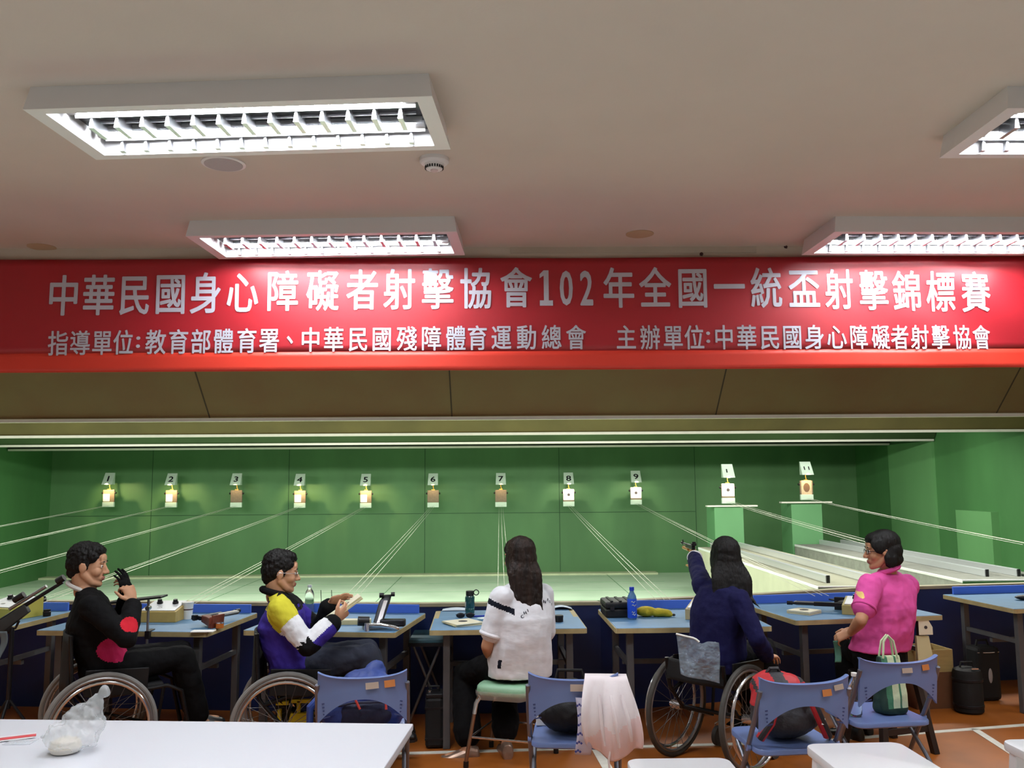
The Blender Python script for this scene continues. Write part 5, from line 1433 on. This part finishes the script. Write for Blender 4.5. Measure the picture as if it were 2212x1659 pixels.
# ---------------------------------------------------------------- woman in white on the mint stool
Y3 = math.radians(116); f3 = V(math.cos(Y3), math.sin(Y3), 0); l3 = V(-math.sin(Y3), math.cos(Y3), 0)
pv = V(.125, 5.6, .575)
J = dict(pelvis=pv, head=W(1122, 1206, 5.61), neck=W(1129, 1264, 5.60), ls=W(1084, 1292, 5.50), rs=W(1172, 1286, 5.68), le=W(1052, 1396, 5.49), lw=W(1066, 1432, 5.72),
         re=W(1180, 1396, 5.80), rw=W(1135, 1424, 5.96), lh=pv+l3*.09, rh=pv-l3*.09, lk=W(1002, 1456, 5.88), rk=W(1086, 1446, 6.02),
         la=W(1012, 1618, 5.70), ra=W(1094, 1608, 5.68), ltoe=V(-.9, -.05, 0), rtoe=V(-.12, .9, 0), slump=.015)
p3 = Person('woman with long dark hair in a white shirt sitting on the mint stool', (.125, 5.6, 0), J, Y3-.25, math.radians(128), -.05, hs=1.0, female=True, skin=SKIN2, tw=.168)
hand(p3.b, J['lw'], V(.25, .7, -.25), V(.2, 0, -1), 1, (.2, .3, .2), .3)
hand(p3.b, J['rw'], V(-.7, .2, -.2), V(0, 0, -1), -1, (.2, .3, .2), .3)
p3.finish_body()
m_ws3 = cloth('white shirt', (232, 234, 240), bump=.35, bscale=7, stretch=(1, 1, 2.2)); m_nav = cloth('navy stripe', (22, 26, 38))
mb = MB(); p3.trunk(mb, .032, hem=-.075, belly=.02)
for sd in 'lr': p3.arm(mb, sd, .020, .70, 1.08)
Sl, El = Vector(J['ls']), Vector(J['le'])
ha = W(1079, 1436, 5.45)
def sp3(c, n):
    t, r = seg(c, Sl, El)
    if r < .12 and n.y < .5:
        d = (c-Sl).dot((El-Sl).normalized()); s_ = (c-Sl).x
        if abs((c.z-(Sl.z-.045)) + .42*(c.x-Sl.x)) < .017 and -.09 < c.x-Sl.x < .075: return 1
    if abs(c.x-ha.x-.15*(c.z-ha.z)) < .011 and abs(c.z-ha.z) < .026 and n.y < 0: return 1
    return 0
sh = fuse(mb, 'shirt', [m_ws3, m_nav], p3.root, p3.off, .0065, 4, sp3, rough=.005, rscale=11)
mb = MB(); El_, d_ = bar_(Sl, El, .80), (El-Sl).normalized()
MB().tube(circ(bar_(Sl, El, .755), .060, d_, 28), .013, 8, closed=True).build('sleeve_cuff', m_ws3, p3.root, p3.off)
# curved print across the shoulders
lt = MB()
bp = W(1140, 1300, 5.44)
def bkpt(px, py):
    r = ray(px, py); r.normalize()
    return r
arc = [("C", 1128, 1332, -.35), ("H", 1134, 1324, -.25), ("I", 1140, 1319, -.2), ("N", 1176, 1300, .3), ("E", 1183, 1296, .7), ("S", 1187, 1300, .8), ("E", 1191, 1306, .9)]
from mathutils.bvhtree import BVHTree
_b = BVHTree.FromPolygons([tuple(Vector(v.co)+p3.off) for v in sh.data.vertices], [tuple(p.vertices) for p in sh.data.polygons])
for ch, px, py, an in arc:
    r = ray(px, py).normalized(); loc, nn, ix, ds = _b.ray_cast(CAMP, r)
    if loc is None: continue
    nn = nn if nn.dot(r) < 0 else -nn
    ex = nn.cross(V(0, 0, 1)) * -1; ex = V(0, 0, 1).cross(nn).normalized(); ez = nn.cross(ex)
    e1 = ex*math.cos(-an)+ez*math.sin(-an); e2 = nn.cross(e1)
    vs, fs, x0, x1, y0, y1 = glyph(ch, 0); hgt = .022
    for dx in (-.001, .001):
        lt.add([loc+nn*.003+e1*((v.x-(x0+x1)/2)*hgt*1.2+dx)+e2*((v.y-(y0+y1)/2)*hgt*1.2) for v in vs], fs)
lt.build('back_print', m_nav, p3.root, p3.off, smooth=0, fixn=False)
mb = MB(); mb.loft([torso_ring(pv+V(0, 0, z), Y3-.25, .172, .13) for z in (-.085, .02)])
for sd in 'lr': p3.leg(mb, sd, .014, .034)
fuse(mb, 'trousers', cloth('black trousers', (9, 9, 11)), p3.root, p3.off, .008, 4, rough=.006, rscale=14)
p3.shoes(mat('bronze shoe', (150, 124, 108), .3, .5, var=.2, scale=30))
# long hair
def long_hair(P, m, back, width, L, ends, fringe=True, drift=0.0, lift=.04, name='hair'):
    h = MB(); k = P.hs
    E = lambda p, a, b, c, ry=0.0: h.ell(P.T(p), a*k, b*k, c*k, P.R @ roty(ry) if ry else P.R, 18, 12)
    E((-.02, 0, .05), .103, .087, .09); E((-.045, 0, .0), .078, .085, .085)
    if fringe: E((.045, 0, .085), .05, .062, .035, .35); E((.07, .03, .055), .022, .03, .03); E((.07, -.03, .055), .022, .03, .03)
    for y in (-1, 1): E((.0, y*.07, -.01), .05, .022, .075); E((-.01, y*.07, -.07), .045, .024, .06)
    top = P.T((-.03, 0, .02)); n = 14
    bdir = Vector(back); sd = Vector((-bdir.y, bdir.x, 0)).normalized()
    rings = []
    for i in range(n+1):
        u = i/n
        e = min(1, u/.35); e = e*e*(3-2*e)
        c = top + V(0, 0, -(L+.02)*u) + bdir*(.062*e+lift*u) + sd*drift*u*u
        w = (.082+(width-.082)*e)*(1-.12*u-.42*u**5); dp = .085-.045*e-.02*u
        rings.append([c + sd*(w*math.cos(a)) + bdir*(dp*math.sin(a)) for a in [2*PI*q/18 for q in range(18)]])
    h.loft(rings)
    rnd = random.Random(5)
    for (dx, dz, r, outw) in ends:
        a = top + sd*(dx*.8+drift*.4) + V(0, 0, -L*.62) + bdir*(.06+lift*.62); b = top + sd*(dx+drift) + V(0, 0, -L-dz) + bdir*(.075+lift+outw)
        m_ = bar_(a, b, .5) + sd*rnd.uniform(-.008, .008)
        h.tube([a, m_, b], [r, r*.8, r*.25], 8)
    return fuse(h, name, m, P.root, P.off, .005, 5, rough=.003, rscale=40)
long_hair(p3, HAIRB, V(.12, -1, 0).normalized(), .112, .31, [(-.06, .0, .014, .0), (-.03, .06, .014, .01), (.0, .04, .016, .012), (.025, .085, .014, .012), (.05, .09, .013, .012), (.075, .07, .012, .008), (-.085, -.05, .011, 0)], drift=.035)

# ---------------------------------------------------------------- woman in navy aiming a pistol
Y4 = math.radians(43.5); f4 = V(math.cos(Y4), math.sin(Y4), 0); l4 = V(-math.sin(Y4), math.cos(Y4), 0)
wheelchair('wheelchair with dark tyres under the shooter in navy, a clear bag behind its back', (1.268, 5.461, 0), Y4, m_tyred, .50, handles=False, backh=.10)
c4 = V(1.268, 5.461, 0); pv = c4+f4*.06+V(0, 0, .60)
J = dict(pelvis=pv, head=W(1566, 1206, 5.56), neck=W(1563, 1268, 5.53), ls=W(1520, 1268, 5.62), rs=W(1597, 1296, 5.35), le=W(1507, 1234, 5.86), lw=W(1500, 1202, 6.08),
         re=W(1634, 1378, 5.25), rw=W(1656, 1418, 5.44), lh=pv+l4*.09, rh=pv-l4*.09, lk=pv+l4*.09+f4*.42+V(0, 0, .02), rk=pv-l4*.09+f4*.42+V(0, 0, .02),
         la=c4+f4*.56+l4*.08+V(0, 0, .235), ra=c4+f4*.56-l4*.08+V(0, 0, .235))
p4 = Person('woman with long black hair in a navy top aiming a pistol downrange', (c4.x, c4.y, 0), J, Y4, math.radians(98), -.02, hs=1.0, female=True, tw=.168)
pd = V(-.02, 1, .015).normalized()
hand(p4.b, J['lw'], pd*.9+V(0, 0, -.25), V(.95, 0, -.1), 1, (.9, .8, .5), .5)
hand(p4.b, J['rw'], V(.5, .6, -.1), V(0, 0, -1), -1, (.3, .4, .3), .3)
p4.finish_body()
m_nv = cloth('navy top', (22, 22, 62))
mb = MB(); p4.trunk(mb, .018, hem=-.06, belly=.01)
for sd in 'lr': p4.arm(mb, sd, .013, 1.9 if sd == 'r' else 1.9, 1.05)
fuse(mb, 'top', m_nv, p4.root, p4.off, .0065, 4, rough=.006, rscale=15)
a_, b_ = Vector(J['le']), Vector(J['lw'])
MB().tube(circ(bar_(a_, b_, .93), .038, (b_-a_).normalized(), 24), .014, 8, closed=True).build('white_cuff', mat('white cuff', (236, 236, 238), .7), p4.root, p4.off)
mb = MB(); mb.loft([torso_ring(pv+V(0, 0, z), Y4, .168, .125) for z in (-.085, .02)])
for sd in 'lr': p4.leg(mb, sd, .014, .016)
fuse(mb, 'trousers', cloth('black trousers', (9, 9, 11)), p4.root, p4.off, .008, 4, rough=.006, rscale=14)
p4.shoes(mat('black shoe', (18, 18, 20), .4))
long_hair(p4, HAIR, V(.02, -1, 0), .132, .40, [(-.08, -.02, .02, 0), (-.035, .04, .024, 0), (.01, .05, .024, 0), (.05, .03, .02, 0), (.09, -.14, .016, .01), (.12, -.12, .013, .02), (.145, -.10, .009, .03)], fringe=False, lift=.085)
q = J['lw'] + pd*.075
air_pistol('air_pistol', 'air pistol with a pale cylinder aimed downrange by the shooter in navy', (q.x, q.y+.02, q.z+.045), Matrix((pd, V(-1, 0, 0), pd.cross(V(-1, 0, 0)))).transposed(), m_honey, .95, cyl=m_honey)
MB().tube([(-.02, .0, .03), (.0, -.02, .07), (.0, -.02, .095)], .004, 8).ell((0, -.02, .10), .012, .012, .012)
# clear bag hanging behind
p = W(1508, 1424, 5.17)
t = thing('clear_bag', 'crinkled clear plastic bag with a white seal hung behind the wheelchair back', 'bag', p, Y4-PI/2+.25)
m_poly = mat('crinkled clear plastic', (176, 196, 214), .14, alpha=.36, spec=1.0, bump=1.0, bscale=34, var=.3, scale=20)
MB().quadgrid(lambda u, v: (-.125+.25*u*(1-.08*v)+.02*v, .03*math.sin(u*7)*math.sin(v*5)*.5-.02*math.sin(u*PI), .115-.22*v+.025*(.5-u)-.02*math.exp(-((u-.62)/.1)**2)*(1-v)), 24, 20, thick=.002).build('film', m_poly, t, smooth=180)
MB().tube([(-.125+.25*u, -.02*math.sin(u*PI)-.002, .118+.025*(.5-u)-.02*math.exp(-((u-.62)/.1)**2)) for u in [k/14 for k in range(9)]], .006, 8).build('seal', m_white, t)

# ---------------------------------------------------------------- person in the pink shirt
Y5 = math.radians(120); f5 = V(math.cos(Y5), math.sin(Y5), 0); l5 = V(-math.sin(Y5), math.cos(Y5), 0)
pv = V(2.42, 5.76, .575)
J = dict(pelvis=pv, head=W(1904, 1190, 5.70), neck=W(1918, 1240, 5.72), ls=W(1879, 1266, 5.62), rs=W(1958, 1266, 5.88), le=W(1860, 1340, 5.49), lw=W(1838, 1366, 5.66),
         re=W(1905, 1352, 6.02), rw=W(1842, 1360, 5.84), lh=pv+l5*.09, rh=pv-l5*.09, lk=W(1826, 1396, 6.08), rk=W(1852, 1390, 6.22),
         la=W(1842, 1572, 5.96), ra=W(1862, 1560, 6.09), ltoe=V(-.5, .8, 0), rtoe=V(-.5, .8, 0), slump=.01)
p5 = Person('person with bobbed black hair in a pink polo shirt sitting with hands on the lap', (pv.x, pv.y, 0), J, Y5, math.radians(172), -.06, hs=.96, female=True, skin=SKIN2, tw=.172)
hand(p5.b, J['lw'], W(1812, 1376, 5.69)-J['lw'], V(.3, .5, -.8), 1, (.5, .6, .4), .4, s=.95)
hand(p5.b, J['rw'], W(1816, 1362, 5.76)-J['rw'], V(.1, -.5, -.8), -1, (.6, .7, .5), .4, s=.95)
p5.finish_body(); p5.glasses(m_gun)
m_pk = cloth('pink polo', (214, 84, 156), bump=.3, bscale=8, stretch=(1, 1, 1.6)); m_em = cloth('yellow badge', (226, 196, 120))
mb = MB(); p5.trunk(mb, .026, hem=.025, belly=.02)
for sd in 'lr': p5.arm(mb, sd, .022, .66, 1.08)
eb = W(1858, 1284, 5.54)
fuse(mb, 'polo_shirt', [m_pk, m_em], p5.root, p5.off, .0065, 4, lambda c, n: 1 if abs(c.x-eb.x) < .014 and (c.z-eb.z) < .016 and (c.z-eb.z) > -.024+.8*abs(c.x-eb.x) and n.y < .1 and n.x < .2 else 0, rough=.007, rscale=13)
MB().tube([p5.T((-.035+.06*math.cos(a), .058*math.sin(a), -.122-.018*math.cos(a))) for a in [2*PI*k/24 for k in range(24)]], .016, 8, closed=True).build('shirt_collar', m_pk, p5.root, p5.off)
a_, b_ = Vector(J['ls']), Vector(J['le'])
MB().tube(circ(bar_(a_, b_, .66), .068, (b_-a_).normalized(), 24), .009, 8, closed=True).build('sleeve_cuff', m_pk, p5.root, p5.off)
mb = MB(); mb.loft([torso_ring(pv+V(0, 0, z), Y5, .178, .135) for z in (-.085, .03)])
for sd in 'lr': p5.leg(mb, sd, .016, .026)
fuse(mb, 'trousers', cloth('black trousers', (9, 9, 11)), p5.root, p5.off, .008, 4, rough=.006, rscale=14)
p5.shoes(mat('black shoe', (18, 18, 20), .4))
h = MB(); k = p5.hs
E = lambda p, a, b, c, ry=0.0: h.ell(p5.T(p), a*k, b*k, c*k, p5.R @ roty(ry) if ry else p5.R, 18, 12)
E((-.024, 0, .055), .106, .09, .088); E((-.055, 0, .0), .08, .09, .085); E((-.06, 0, -.055), .072, .084, .055); E((-.052, 0, -.085), .055, .07, .035)
E((.045, 0, .092), .055, .062, .032, .35); E((.075, 0, .07), .02, .045, .025)
for y in (-1, 1): E((.022, y*.074, .035), .05, .016, .05); E((-.035, y*.078, -.045), .045, .016, .06); E((.055, y*.062, .05), .026, .014, .034)
fuse(h, 'hair', HAIR, p5.root, p5.off, .0048, 7, rough=.002, rscale=45)
p = W(1806, 1384, 5.68)
tag(MB().quadgrid(lambda u, v: (-.02+.04*u+.012*math.sin(v*3), .012*math.sin(v*4), -.13*v), 4, 14, thick=.004).build('green_strap', mat('teal strap', (70, 118, 100), .7), loc=(p.x, p.y, p.z), smooth=180), 'teal green strap dangling from the hands of the person in pink', 'strap')
